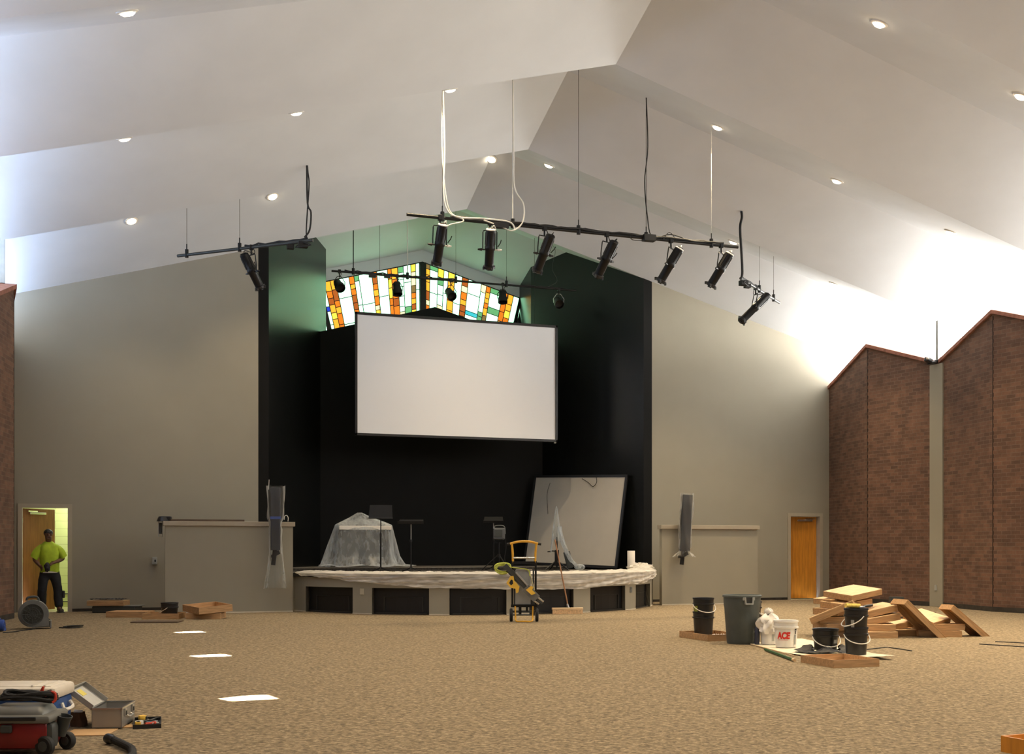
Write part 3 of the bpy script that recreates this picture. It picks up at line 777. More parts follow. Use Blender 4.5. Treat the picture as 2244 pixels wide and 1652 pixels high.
for x, aim, lab, lit in ((-2.52, (-.02, .5, -.85), 'spotlight with bright cap before the stained glass, first on the long pipe', True),
                         (-1.66, (.10, .48, -.86), 'spotlight with bright cap hanging straight down, second on the long pipe from the white cords', True),
                         (-.69, (-.16, .60, -.80), 'all black spotlight at the peak of the black wall, third on the long pipe', False),
                         (.46, (-.24, .55, -.80), 'all black spotlight against the black wall edge, fourth on the long pipe', False),
                         (1.69, (-.36, .40, -.80), 'bright capped spotlight over the edge of the black wall, fifth on the long pipe', True),
                         (2.69, (-.36, .42, -.80), 'bright capped spotlight nearest the end of the long pipe by a downlight', True)):
    spot((x, -6.8, 6.70), aim, lab, lit)
spot((-5.24, -3.95, 6.69), (.46, .25, -.80), 'lone spotlight tilted towards the stage on the short pipe over the left tan wall', False, .66)
spot((4.99, -4.17, 6.69), (-.75, .15, -.75), 'lone spotlight steeply tilted on the short pipe before the bright right windows', False, .80)
def par(loc, aim, label, r=.115, open_=False):
    aim = Vector(aim).normalized(); sd = aim.cross(V(0, 0, 1)); sd = sd.normalized()
    t = thing('par_lamp', label, 'stage light', loc, group='small round lamps on the rear pipe')
    c = V(0, 0, -.34)
    MB().lathe([(r * .55, -.20), (r * .75, -.19), (r * .8, -.06), (r, .0), (r, .10), (r * .92, .10), (r * .86, .02), (r * .3, .0)], c, aim, 20).build('housing', m_blackm, t, True)
    MB().tube([c + sd * (r + .01), c + sd * (r + .02) + V(0, 0, .1), V(0, 0, -.12) + sd * .05, V(0, 0, -.12) - sd * .05, c - sd * (r + .02) + V(0, 0, .1), c - sd * (r + .01)], .009, 6).build('yoke', m_blackm if not open_ else m_steel, t)
    MB().cyl((0, 0, -.13), (0, 0, .03), .014, n=8).box((0, 0, 0), (.06, .07, .08)).build('hook_clamp', m_blackm, t)
    MB().tube([c - aim * .2, c - aim * .2 + V(.06, 0, .1), V(.05, 0, -.03)], .007, 5, smooth=4).build('power_cord', m_rubber, t)
for x, aim, lab in ((-2.69, (.12, -.72, -.6), 'round black lamp at the left end of the rear pipe before an orange strip'), (-1.33, (.05, -.25, -.95), 'black lamp aimed down, second from the left on the rear pipe'),
                    (-.03, (.1, -.72, -.6), 'round black lamp right of the window post on the rear pipe'), (1.27, (-.05, -.25, -.95), 'black lamp aimed down before the right part of the stained glass'), (2.72, (-.1, -.75, -.5), 'black lamp with shiny yoke in front of the dark right stage wall')):
    par((x, 1.2, 7.65), aim, lab, open_=x > 2)
# ---------- things on and around the stage ----------
# table under clear sheeting
t = thing('table', 'white-topped table under clear plastic sheeting on the stage', 'table', (-2.25, .62, SZ + .085), YAW * .3)
MB().box((.02, 0, .885), (1.17, .50, .09), bevel=.008).build('tabletop', m_white, t)
MB().box((0, .18, .45), (1.06, .04, .70)).build('back_panel', m_dgrey, t)
for x in (-.5, .5):
    for y in (-.18, .16): MB().box((x, y, .42), (.05, .05, .84)).build('leg', m_blackm, t)
b = thing('music_rest', 'black board standing on the white table inside the plastic sheeting', 'board', (-2.25, .72, SZ + .085 + .93), YAW * .3)
MB().box((-.05, 0, .12), (.30, .05, .24), taper=(.5, .6)).build('board', m_dgrey, b)
MB().box((-.05, -.03, .012), (.34, .10, .02)).build('ledge', m_dgrey, b)
def drape(cx, cy, levels, nu=96, seed=1):
    """levels: list of (z, rx, ry, wrinkle amplitude, dx, dy, exponent)"""
    R_ = random.Random(seed); ph = [R_.uniform(0, 6.28) for _ in range(6)]; fr_ = [R_.choice([5, 7, 9, 11, 13]) for _ in range(6)]
    rs = []
    sub = 5
    for i in range(len(levels) - 1):
        for j in range(sub if i < len(levels) - 2 else sub + 1):
            q = j / sub; A, B_ = levels[i], levels[i + 1]
            z, rx, ry, wa, dx, dy, ex = [A[k] + (B_[k] - A[k]) * q for k in range(7)]
            ring = []
            for k in range(nu):
                a = 2 * PI * k / nu; c_, s_ = math.cos(a), math.sin(a)
                m = (abs(c_) ** ex + abs(s_) ** ex) ** (-1 / ex)
                wv = sum(math.sin(fr_[n_] * a + ph[n_] + z * (1.3 - .4 * n_)) / (1 + n_ * .5) for n_ in range(5)) * .35
                wv += .5 * abs(math.sin(9 * a + ph[5] + z))
                f = 1 + wa * wv
                ring.append(V(cx + dx + rx * m * c_ * f, cy + dy + ry * m * s_ * f, z + (.018 * math.sin(7 * a + ph[1]) if i else 0)))
            rs.append(ring)
    mb = MB(); mb.rings(rs, cap=False)
    mb.bm.faces.new([v for v in mb.bm.verts][:nu])
    return mb
sh = drape(0, 0, [(1.235, .05, .03, .1, -.07, .10, 2), (1.09, .30, .12, .12, -.04, .08, 2.4), (.945, .63, .27, .03, .01, 0, 4), (.60, .70, .36, .10, -.02, -.02, 3), (.25, .76, .44, .16, -.05, -.06, 2.6), (.055, .82, .52, .20, -.04, -.1, 2.4), (.03, .95, .60, .20, .05, -.12, 2.3)], seed=4)
tag(sh.build('plastic_sheet', m_sheet, smooth=True, loc=(-2.25, .66, SZ + .085), rot=(0, 0, YAW * .3)), 'clear plastic sheet draped over the white-topped table on the stage', 'plastic sheet')
sol = bpy.data.objects['plastic_sheet'] if 'plastic_sheet' in bpy.data.objects else None

def music_stand(label, loc, rz, h, tilt, dw=.52, dh=.30, group='black music stands on the stage'):
    t = thing('music_stand', label, 'music stand', loc, rz, group)
    T = Matrix.Translation((0, 0, h)) @ Euler((tilt, 0, 0)).to_matrix().to_4x4()
    d = MB().box((0, 0, .02), (dw, .015, dh), taper=(.92, 1))
    bmesh.ops.transform(d.bm, matrix=T, verts=d.bm.verts); d.build('desk', m_blackm, t)
    d = MB().box((0, -.03, -dh / 2 + .02), (dw, .06, .012)).box((0, .02, 0), (.05, .03, .12))
    bmesh.ops.transform(d.bm, matrix=T, verts=d.bm.verts); d.build('lip', m_blackp, t)
    MB().cyl((0, .0, .06), (0, 0, h * .62), .017, n=10).build('lower_post', m_blackm, t)
    MB().cyl((0, .0, h * .62), (0, .01, h), .011, n=10).build('upper_post', m_steel if dh < .29 else m_blackm, t)
    MB().cyl((0, 0, h * .6), (0, 0, h * .65), .023, n=10).build('collar', m_blackp, t)
    for k in range(3):
        a = 2 * PI * k / 3 + .5
        MB().tube([(0, 0, .10), (.1 * math.cos(a), .1 * math.sin(a), .05), (.24 * math.cos(a), .24 * math.sin(a), .012)], .011, 6, smooth=3).build('leg', m_blackm, t)
music_stand('tall black music stand in front of the plastic covered table', (-2.13, -.62, SZ), YAW, 1.28, -.25)
music_stand('black music stand with a nearly flat desk, just right of the covered table', (-1.49, -.75, SZ), YAW, 1.08, -1.25, .56, .28)
music_stand('black music stand rising behind the small grey monitor speaker', (.70, .18, SZ), YAW, 1.16, -1.05, .46, .28)

# monitor speaker on its tripod
t = thing('tripod_stand', 'black tripod stand carrying the small grey monitor speaker on the stage', 'stand', (.70, -.22, SZ), YAW)
MB().cyl((0, 0, .12), (0, 0, .62), .017, n=10).build('pole', m_blackm, t)
MB().cyl((0, 0, .30), (0, 0, .38), .03, n=10).build('collar', m_blackp, t)
for k in range(3):
    a = 2 * PI * k / 3 - PI / 2 + .6
    o = MB().tube([(.02 * math.cos(a), .02 * math.sin(a), .36), (.40 * math.cos(a), .40 * math.sin(a), .012)], .012, 6).build('leg', m_blackm, t)
    MB().tube([(.0, 0, .14), (.20 * math.cos(a), .20 * math.sin(a), .175)], .007, 5).build('brace', m_blackm, o)
MB().tube([(.14, .05, .86), (.16, .05, .5), (.13, .03, .3), (.17, 0, .02)], .007, 5, smooth=5).build('cable', m_rubber, t, True)
t = thing('monitor_speaker', 'small grey monitor speaker on the black tripod stand', 'speaker', (.70, -.22, SZ + .62), YAW)
MB().box((0, 0, .22), (.26, .20, .26), rot=(-.06, 0, .06), bevel=.02).build('cabinet', mat('monitor_grey', (.10, .105, .11), .5, var=.06), t)
MB().box((-.01, -.105, .23), (.18, .012, .17), rot=(-.06, 0, .06), bevel=.004).build('grille', m_dgrey, t)
MB().tube([(-.10, 0, .34), (-.09, 0, .40), (.06, 0, .41), (.13, 0, .37), (.145, 0, .22)], .011, 6, smooth=4).build('handle', m_grey, t, True)
MB().tube([(-.09, 0, .10), (-.09, 0, .02), (.07, 0, .02), (.07, 0, .10)], .012, 6).cyl((0, 0, 0), (0, 0, .03), .022, n=8).build('yoke', m_blackm, t)

# slim stand wrapped in plastic in front of the leaning screen
t = thing('instrument_stand', 'dark slim stand wrapped in plastic before the leaning grey screen', 'stand', (2.24, .10, SZ), YAW)
MB().cyl((0, 0, .05), (0, 0, .78), .02, n=10).box((0, 0, .30), (.10, .08, .34)).build('post', m_blackm, t)
MB().tube([(-.22, -.02, .43), (-.1, 0, .45), (.04, 0, .44)], .014, 6).build('side_arm', m_blackm, t)
for a in (.2, 2.2, 3.4, 5.2): MB().tube([(0, 0, .24), (.16 * math.cos(a), .16 * math.sin(a), .1), (.27 * math.cos(a), .27 * math.sin(a), .012)], .018, 6, smooth=3).build('leg', m_vent, t)
MB().box((.28, .12, .24), (.16, .06, .40), rot=(0, -.25, 0), bevel=.01).build('music_board', m_dgrey, t)
c = MB()
rs = []
for i in range(17):
    q = i / 16; z = 1.50 - .82 * q; r = .006 + .105 * q ** .8
    rs.append([V(r * (1 + .18 * math.sin(5 * a + q * 4) + .1 * math.sin(9 * a)) * math.cos(a) - .01, r * (1 + .18 * math.sin(4 * a)) * .8 * math.sin(a), z) for a in [2 * PI * k / 28 for k in range(28)]])
c.rings(rs, cap=False)
def tail(u, v):
    # sheet falling to the right and pooling on the floor
    x = .06 + .50 * u ** 1.5 + .05 * math.sin(9 * v + 3 * u); z = 1.0 * (1 - u) ** 1.35 + .03 + .035 * abs(math.sin(8 * u + 5 * v)) * (u > .75)
    return V(x + .05 * (v - .5), -.10 + .30 * v + .03 * math.sin(14 * u + 6 * v), z + .03 * math.sin(17 * v) * u)
c.grid(tail, 22, 10)
def tail2(u, v): return V(-.09 - .06 * u + .02 * math.sin(8 * v), -.1 + .2 * v, .85 - .45 * u + .02 * math.sin(9 * v + 5 * u))
c.grid(tail2, 8, 6)
c.ball((.54, .05, .07), .12, (1.1, .8, .6), 14)
c.build('plastic_wrap', m_sheet, t, True)
# roll of paper
t = thing('paper_roll', 'white paper roll standing upright on the right end of the stage', 'roll', (3.35, -1.62, SZ + .006))
MB().lathe([(.03, .02), (.03, .0), (.082, .0), (.085, .01), (.085, .445), (.082, .45), (.03, .45), (.028, .43)], n=28).build('paper', m_roll, t, True)
MB().lathe([(.022, .001), (.028, .001), (.028, .448), (.022, .448)], n=16).build('core', m_cardboard, t, True)
# plastic hung along the front edge
def zb(a):
    K = [(-67, .80), (-64, .71), (-60, .73), (-52, .68), (-43, .62), (-33, .56), (-25, .52), (-10, .50), (0, .485), (14, .475), (22, .50), (27, .55), (33, .54), (44, .535), (50, .60), (56, .63), (62, .70), (68, .76)]
    for (a0, z0), (a1, z1) in zip(K, K[1:]):
        if a <= a1: return z0 + (z1 - z0) * (a - a0) / (a1 - a0)
    return K[-1][1]
def stage_sheet(u, v):
    a = -66.5 + 133.5 * u
    lump = .05 + .035 * max(0, (a - 10) / 60) + (.06 if a > 52 else 0) * (1 + .5 * wob(a * .9))
    bot = zb(a) + .012 * wob(a * .35)
    w1 = wob(a * .55, v * 3.0); w2 = wob(a * .22 + v * 5, v * 2, 3)
    if v < .45:
        q = v / .45
        r = SR - .42 - .06 * wob(a * .3) + (.45 + .06) * q
        z = SZ + .012 + (lump * math.sin(PI * min(1, q * 1.05)) ** .7) * (.7 + .30 * wob(a * .53, q * 4) + .12 * wob(a * 1.9, q * 7)) + .004
    else:
        q = (v - .45) / .55
        r = SR + .085 + .014 * (w1 + w2) * (.4 + q) + .012 * math.sin(q * 16 + a * .33 + 2 * wob(a * .1)) * min(1, q * 3) + .02
        z = SZ + .015 - (SZ + .01 - bot) * q
        r -= .03 * q
    p = arc(a, max(r, SR + .045) if v >= .45 else r)
    return V(p[0], p[1], max(z, SZ + .012) if v < .45 else z)
o = MB().grid(stage_sheet, 300, 26).build('plastic_sheet', m_sheetw, smooth=True)
tag(o, 'long milky plastic sheet hung along the curved front edge of the stage', 'plastic sheet')
# crumpled spare at the right end
def crum(u, v):
    a = 2 * PI * u; b_ = PI * v
    k = 1 + .25 * math.sin(5 * a + 3 * b_) + .15 * math.sin(9 * a - 7 * b_) + .12 * math.sin(13 * b_ + 4 * a)
    return V(.36 * math.cos(a) * math.sin(b_) * k, .17 * math.sin(a) * math.sin(b_) * k, .075 + .075 * math.cos(b_) * k)
o = MB().grid(crum, 44, 22).build('plastic_bundle', m_sheetw, smooth=True, loc=(3.62, -1.50, SZ + .015), rot=(0, 0, .55))
tag(o, 'crumpled bundle of milky plastic heaped beside the right half wall', 'plastic bundle')

# plastic wrapped slim speakers on the half walls
def wall_speaker(label, loc, top, bot, tail_z, lean, flare, wd=.19, blue=False):
    t = thing('slim_speaker', label, 'speaker', loc, YAW * .6)
    h = top - bot
    MB().box((0, 0, (top + bot) / 2), (wd, .14, h), rot=(0, lean, 0), bevel=.012).build('cabinet', mat('speaker_charcoal', (.03, .034, .042), .45, var=.06), t)
    x0 = -math.tan(lean) * h / 2 * 1
    MB().box((x0 - .03, .03, bot - .13), (.085, .05, .34), rot=(0, .12, 0), bevel=.01).box((x0 + .03, -.01, bot - .06), (.11, .06, .08), rot=(0, -.5, 0)).box((x0 - .04, .10, bot - .12), (.10, .16, .06)).build('mount_bracket', m_blackm, t)
    if blue: MB().box((0, 0, (top + bot) / 2 + .02), (wd + .012, .155, .05), rot=(0, lean, .05)).build('blue_tape', m_blue2, t)
    mb = MB(); rs = []
    n = 26
    for i in range(n + 1):
        q = i / n; z = top + .03 - (top + .03 - tail_z) * q
        xm = math.tan(lean) * (z - (top + bot) / 2) if z > bot else x0
        below = max(0, (bot - z) / max(.01, bot - tail_z))
        rx = wd / 2 + .025 + flare[0] * max(0, 1 - q * 5) + .07 * math.sin(min(1, q * 2) * PI) * flare[1] + flare[2] * below
        ry = .09 + .015 * math.sin(9 * q)
        pinch = 1 - .30 * math.exp(-((q - flare[3]) / .035) ** 2)
        ring = []
        for k in range(32):
            a = 2 * PI * k / 32; m = (abs(math.cos(a)) ** 4 + abs(math.sin(a)) ** 4) ** -.25
            wv = 1 + .07 * math.sin(3 * a + 11 * q) + .06 * math.sin(7 * a - 9 * q) * (1 + 2 * below)
            ring.append(V(xm + rx * m * math.cos(a) * wv * pinch, ry * m * math.sin(a) * wv * pinch, z + .012 * math.sin(5 * a)))
        rs.append(ring)
    mb.rings(rs, cap=False); 
    mb.build('plastic_wrap', m_sheetb, t, True)
    return t
t = wall_speaker('plastic wrapped slim black speaker with blue tape on the left half wall', (-4.53, -1.80, 0), 2.50, 1.25, .49, .0, (.05, .5, .07, .37), blue=True)
MB().cyl((-.14, .05, 2.46), (-.13, .05, 2.66), .006, n=6).build('antenna', m_whitec, t)
MB().tube([(.16, .12, 1.86), (.17, .12, 1.93), (.21, .12, 1.95), (.24, .12, 1.9), (.235, .12, 1.83)], .008, 6, smooth=4).build('cable_loop', m_whitec, t)
wall_speaker('plastic wrapped slim black speaker leaning over the right half wall', (4.62, -1.80, 0), 2.50, 1.22, 1.10, .055, (.0, .15, .10, .9), wd=.225)
# small things around the left half wall
t = thing('clamp_lamp', 'black clamp lamp hooked over the outer end of the left half wall cap', 'lamp', (-6.66, -1.45, 1.82), YAW)
MB().lathe([(.02, .10), (.09, .09), (.11, .05), (.13, .0), (.125, -.005), (.02, .03)], (0, 0, 0), n=20).box((.08, 0, .05), (.16, .12, .09), bevel=.02).build('hood', m_blackp, t, True)
MB().tube([(-.09, 0, .0), (-.095, 0, -.30), (-.02, 0, -.31), (-.02, 0, -.02)], .010, 6).build('bracket', m_lgrey, t)
MB().box((-.055, 0, -.14), (.05, .05, .22), bevel=.01).build('lamp_tube', m_dgrey, t)
t = tag(MB().box((0, 0, .02), (1.42, .14, .04), bevel=.004).build('wooden_board', m_wooddk, loc=(-5.82, -1.47, 1.82)), 'long flat brown board lying on the cap of the left half wall', 'board')
t = thing('wall_switch', 'pale switch box with dark toggle on the wall beside the left half wall', 'switch', (-6.78, -.035, 1.03))
MB().box((0, 0, 0), (.10, .07, .15), bevel=.006).build('cover_plate', m_lgrey, t); MB().box((.01, -.04, .0), (.035, .02, .045)).build('toggle', m_ink, t)

# broom
t = thing('push_broom', 'wide wooden push broom leaning against the stage front', 'broom', (.80, -4.14, 0), YAW * .5)
MB().box((0, 0, .105), (.62, .07, .045), bevel=.008).build('broom_head', m_broomw, t)
br = MB(); br.box((0, -.005, .045), (.60, .055, .085), taper=(1, .9)).build('bristles', m_bristle, t)
MB().cyl((.02, 0, .11), (-.20, .24, 1.46), .0135, n=10).build('handle', m_handle, t, True)
MB().cyl((.03, -.005, .10), (.0, .015, .20), .022, .018, n=10).build('socket', m_steel, t, True)

# upright rolling saw stand
t = thing('rolling_saw_stand', 'yellow and black rolling saw stand standing upright before the stage', 'saw stand', (-.77, -6.0, 0), YAW)
for s in (-1, 1):
    w_ = MB().lathe([(.045, -.025), (.10, -.028), (.115, -.018), (.115, .018), (.10, .028), (.045, .025)], (s * .225, 0, .115), (1, 0, .0), 24).build('wheel', m_rubber, t, True)
    MB().lathe([(.01, -.032), (.055, -.03), (.06, 0), (.055, .03), (.01, .032)], (s * .225, 0, .115), (1, 0, 0), 16).build('hub', m_steel, w_, True)
MB().box((0, .0, .175), (.40, .04, .035)).cyl((-.2, 0, .115), (.2, 0, .115), .012, n=8).build('axle_bar', m_dgrey, t)
MB().tube([(-.155, -.02, .27), (-.15, -.05, .10), (-.135, -.22, .02), (0, -.235, .018), (.135, -.22, .02), (.15, -.05, .10), (.155, -.02, .27)], .014, 8, smooth=3).build('foot_loop', m_yellow, t, True)
for s in (-1, 1):
    MB().box((s * .205, 0, .66), (.035, .035, .80), bevel=.004).build('frame_upright', m_blackm, t)
    MB().box((s * .165, .02, .60), (.03, .03, .66)).build('inner_upright', m_dgrey, t)
    MB().tube([(s * .195, 0, 1.02), (s * .20, -.01, 1.20), (s * .215, -.02, 1.36)], .020, 8, smooth=3).build('handle_upright', m_yellow, t, True)
    MB().cyl((s * .245, -.02, 1.362), (s * .30, -.02, 1.356), .022, n=10).build('hand_grip', m_rubber, t, True)
MB().box((0, 0, 1.03), (.44, .04, .05)).box((0, 0, .98), (.40, .03, .025)).build('top_rail', m_blackm, t)
MB().box((0, 0, .275), (.46, .04, .05)).build('bottom_rail', m_blackm, t)
MB().tube([(-.25, -.02, 1.362), (-.13, -.02, 1.395), (0, -.02, 1.405), (.13, -.02, 1.395), (.25, -.02, 1.362)], .020, 8, smooth=5).build('handle_arch', m_yellow, t, True)
MB().cyl((-.195, -.01, 1.115), (.195, -.01, 1.115), .016, n=10).build('cross_bar', m_chrome, t, True)
MB().box((-.02, .015, .60), (.27, .025, .62), bevel=.004).build('side_panel', m_lgrey, t)
MB().box((.0, .0, .91), (.28, .05, .02)).build('panel_top', m_steel, t)
MB().tube([(.06, -.01, .91), (.10, -.03, .84), (.14, -.02, .70), (.18, -.02, .55)], .012, 6, smooth=4).build('pale_strap', mat('pale_strap', (.5, .46, .28), .7, var=.05), t)
MB().box((-.07, .0, .20), (.05, .04, .14)).box((.05, 0, .22), (.04, .04, .10)).build('lower_bracket', m_blackm, t)
A_, B2 = V(-.34, -.10, .98), V(.24, -.12, .43); dd = (B2 - A_).normalized(); nn = V(-dd.z, 0, dd.x)
ang = math.atan2(-dd.z, dd.x)
def bar(p0, p1, w, th, nm, m, y=-.10):
    c = (V(*p0) + V(*p1)) / 2; L_ = (V(*p1) - V(*p0)).length; d_ = V(*p1) - V(*p0)
    return MB().box((0, 0, 0), (L_, th, w), bevel=.004).build(nm, m, t, loc=(c.x, y, c.z), rot=(0, math.atan2(-d_.z, d_.x), 0))
bar((-.34, 0, .99), (.12, 0, .52), .085, .06, 'support_leg', m_dgrey)
bar((-.30, 0, .90), (.20, 0, .42), .05, .05, 'support_leg', m_blackm, -.09)
bar((-.14, 0, .86), (.10, 0, .59), .03, .05, 'support_rail', m_steel, -.13)
bar((.02, 0, .60), (.22, 0, .40), .15, .07, 'tool_mount', m_grey, -.12)
bar((.17, 0, .49), (.34, 0, .35), .03, .03, 'leg_end', m_chrome, -.12); bar((.10, 0, .42), (.26, 0, .31), .03, .03, 'leg_end', m_chrome, -.12); bar((.20, 0, .42), (.32, 0, .32), .035, .04, 'leg_end', m_dgrey, -.11)
yc = MB().prism([(-.31, .68), (-.24, .80), (-.185, .80), (-.17, .72), (-.08, .62), (-.10, .52), (-.14, .50), (-.15, .58), (-.24, .60)], -.03, .03, Matrix(((1, 0, 0, 0), (0, 0, 1, -.15), (0, 1, 0, 0), (0, 0, 0, 1)))).build('saw_clamp', m_yellowp, t)
MB().prism([(-.26, .68), (-.23, .74), (-.20, .73), (-.19, .67), (-.23, .64)], -.035, .035, Matrix(((1, 0, 0, 0), (0, 0, 1, -.15), (0, 1, 0, 0), (0, 0, 0, 1)))).build('clamp_slot', m_rubber, yc)
MB().prism([(.03, .56), (.12, .63), (.16, .61), (.14, .56), (.20, .50), (.13, .47)], -.03, .03, Matrix(((1, 0, 0, 0), (0, 0, 1, -.16), (0, 1, 0, 0), (0, 0, 0, 1)))).build('saw_clamp', m_yellowp, t)
cd = MB()
P = []
for i in range(60):
    a = i * .55; P.append(V(-.37 + .13 * math.cos(a) + .02 * math.sin(i), -.06 + .05 * math.sin(a * 1.3), .96 + .075 * math.sin(a) - .002 * i * .5))
cd.tube(P + [V(-.2, -.05, .95), V(-.05, -.02, .93), V(.08, -.03, .9), V(.10, -.05, .8)], .010, 6, smooth=3)
tag(cd.build('extension_cord', mat('lime_cord', (.55, .60, .10), .5, var=.05), smooth=True, loc=(-.77, -6.0, 0), rot=(0, 0, YAW)), 'lime green extension cord coiled over the top of the rolling saw stand', 'cord')
# ---------- plywood boxes, trays ----------
def ply_box(label, loc, rot, d=(.66, .5, .095), group='plywood boxes in the pile', top=None):
    t = thing('plywood_box', label, 'wooden box', loc, rot, group)
    x, y, z = d
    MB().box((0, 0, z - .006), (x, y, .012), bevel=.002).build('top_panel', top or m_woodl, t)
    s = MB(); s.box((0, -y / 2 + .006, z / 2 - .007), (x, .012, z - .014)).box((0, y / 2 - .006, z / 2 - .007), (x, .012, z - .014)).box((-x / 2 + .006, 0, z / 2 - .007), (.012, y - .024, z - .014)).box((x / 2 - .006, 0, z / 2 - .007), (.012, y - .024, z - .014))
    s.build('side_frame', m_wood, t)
    return t
def ply_tray(label, loc, rot, d=(.5, .65, .085), m=None, mb_=None):
    t = thing('plywood_tray', label, 'wooden tray', loc, rot, 'open plywood trays')
    x, y, z = d
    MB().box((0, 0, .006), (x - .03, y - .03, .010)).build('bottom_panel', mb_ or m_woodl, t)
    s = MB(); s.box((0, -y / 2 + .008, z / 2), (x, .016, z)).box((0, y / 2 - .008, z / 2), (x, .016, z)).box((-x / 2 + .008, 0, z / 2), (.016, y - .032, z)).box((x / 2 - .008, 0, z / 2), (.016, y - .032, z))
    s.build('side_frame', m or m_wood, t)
    return t
# camera-facing frame around the pile
ca, sa = math.cos(YAW), math.sin(YAW)
def at(o, r, f, z=0): return (o[0] + ca * r - sa * f, o[1] + sa * r + ca * f, z)
O = (2.69, -10.99)
def pile(label, r, f, z, yaw=0, roll=0, pitch=0, d=(.66, .5, .095), top=None):
    R_ = Euler((pitch, roll, 0)).to_matrix().to_4x4(); R_ = Matrix.Rotation(YAW + yaw, 4, 'Z') @ R_
    return ply_box(label, at(O, r, f, z), tuple(R_.to_euler()), d, top=top)
pile('lowest plywood box at the near right foot of the tall pile', .02, .0, .0, .12, 0, 0)
pile('plywood box on the floor behind the black buckets, left foot of the pile', -.32, .28, .0, -.1)
pile('second plywood box of the tall pile, above the lowest left one', -.30, .25, .10, .15)
pile('plywood box showing its dark long side, second from the bottom on the right', .06, .10, .10, -.15, 0, 0)
pile('third plywood box on the left of the tall pile, under the tilted one', -.32, .22, .20, -.12)
pile('tilted plywood box jutting right, third from the bottom of the tall pile', .12, .16, .21, .10, -.16, .03)
pile('tilted plywood box just above the jutting one on the right of the pile', .10, .20, .315, .08, -.22, .03)
pile('plywood box sloping steeply down to the left edge of the pile', -.42, .10, .33, -.45, -.42, .05)
pile('plywood box partly hidden under the roller, fourth from the top of the pile', -.28, .28, .33, .5, -.06, 0)
pile('plywood box just below the topmost one, tilted up to the right', -.24, .20, .44, .52, -.10, .06, (.62, .42, .09))
pile('dark edged plywood box under the topmost box, poking out left', -.30, .36, .50, .35, -.13, .0, (.60, .42, .08))
pile('topmost plywood box of the tall pile with its pale top tilted up', -.14, .22, .59, .58, -.13, .10, (.66, .52, .085))
pile('long plywood box leaning down to the right from the middle of the spilled boxes', .72, .0, .20, .25, .72, 0, (.86, .36, .09), m_wood)
pile('plywood box with a pale three-cornered face between the two leaning boxes', .98, .34, .21, .72, -.10, .26, (.50, .48, .09))
pile('lower of the two flat plywood boxes on the right of the spill', 1.10, .26, .0, -.15, 0, 0, (.60, .5, .09), m_wood)
pile('upper of the two flat plywood boxes on the right of the spill', 1.14, .30, .095, .12, 0, 0, (.56, .5, .09), m_wood)
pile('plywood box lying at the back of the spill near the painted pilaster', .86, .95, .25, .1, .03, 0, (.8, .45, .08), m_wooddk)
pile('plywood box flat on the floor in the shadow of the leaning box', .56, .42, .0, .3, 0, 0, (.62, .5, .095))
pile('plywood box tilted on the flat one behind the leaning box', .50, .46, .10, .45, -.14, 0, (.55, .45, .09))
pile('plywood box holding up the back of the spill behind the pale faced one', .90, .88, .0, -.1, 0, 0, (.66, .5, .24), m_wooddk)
pile('rightmost plywood box, tilted like a ramp at the far right of the spill', 1.46, .20, .165, .22, .66, 0, (.76, .30, .085), m_wood)

# ---------- buckets ----------
BK = {}
def bucket(label, loc, rz=0, m=None, r=.148, h=.36, bail=None, bail_m=None, group='paint buckets', extra=None):
    m = m or m_blackp
    t = thing('bucket', label, 'bucket', loc, rz, group)
    rb = r * .86
    MB().lathe([(.001, .006), (rb - .006, .006), (rb - .004, .02), (r - .012, h - .004), (r + .006, h), (r + .008, h - .022), (r - .001, h - .026), (r * .985, h - .075), (r + .009, h - .078), (r + .009, h - .098), (r * .97, h - .10), (rb, .004), (rb - .012, 0), (.001, 0)], n=32, cap=False).build('shell', m, t, True)
    if bail is not None:
        a0, drop, out = bail      # heading of the hanging side, how far it drops
        P = []
        for i in range(15):
            q = i / 14; a = a0 - PI / 2 + PI * q
            rr = r + .016 + out * math.sin(PI * q)
            P.append(V(rr * math.cos(a), rr * math.sin(a), h - .09 - drop * math.sin(PI * q) ** .85))
        o = MB().tube(P, .006, 6).build('bail_handle', bail_m or m_white, t, True)
    return t
A1 = -PI / 2 + .0       # facing the camera (in the local frame turned by YAW)
P1 = at((.46, -10.22), 0, .0)
bucket('lower black bucket of the pair standing in a plywood tray left of the grey bin', (P1[0], P1[1], .014), YAW)
t = bucket('upper black bucket with white handle and green label, stacked in a plywood tray', (P1[0], P1[1], .225), YAW, bail=(A1 + .25, .115, .02), h=.345)
def patch(t, nm, m, r, a0, a1, z0, z1, h, rtop=.148, off=.003):
    mb = MB()
    def fn(u, v):
        a = a0 + (a1 - a0) * u; z = z0 + (z1 - z0) * v
        rr = rtop * (.86 + .11 * min(1, z / (h - .10))) + off
        return V(rr * math.cos(a), rr * math.sin(a), z)
    return mb.grid(fn, 8, 2).build(nm, m, t, True)
patch(t, 'label', m_label_green, .148, A1 - 1.35, A1 - .78, .03, .23, .345)
ply_tray('plywood tray under the two stacked black buckets left of the grey bin', (.42, -10.52, 0), (0, 0, .02), (.58, .80, .09))
cr = MB().grid(lambda u, v: V(-.13 + .26 * u, -.16 + .32 * v, .03 + .05 * abs(wob(u * 9, v * 7))), 14, 14)
tag(cr.build('crumpled_paper', m_roll, loc=(.55, -10.66, .0)), 'crumpled white paper in the tray beside the stacked black buckets', 'paper')
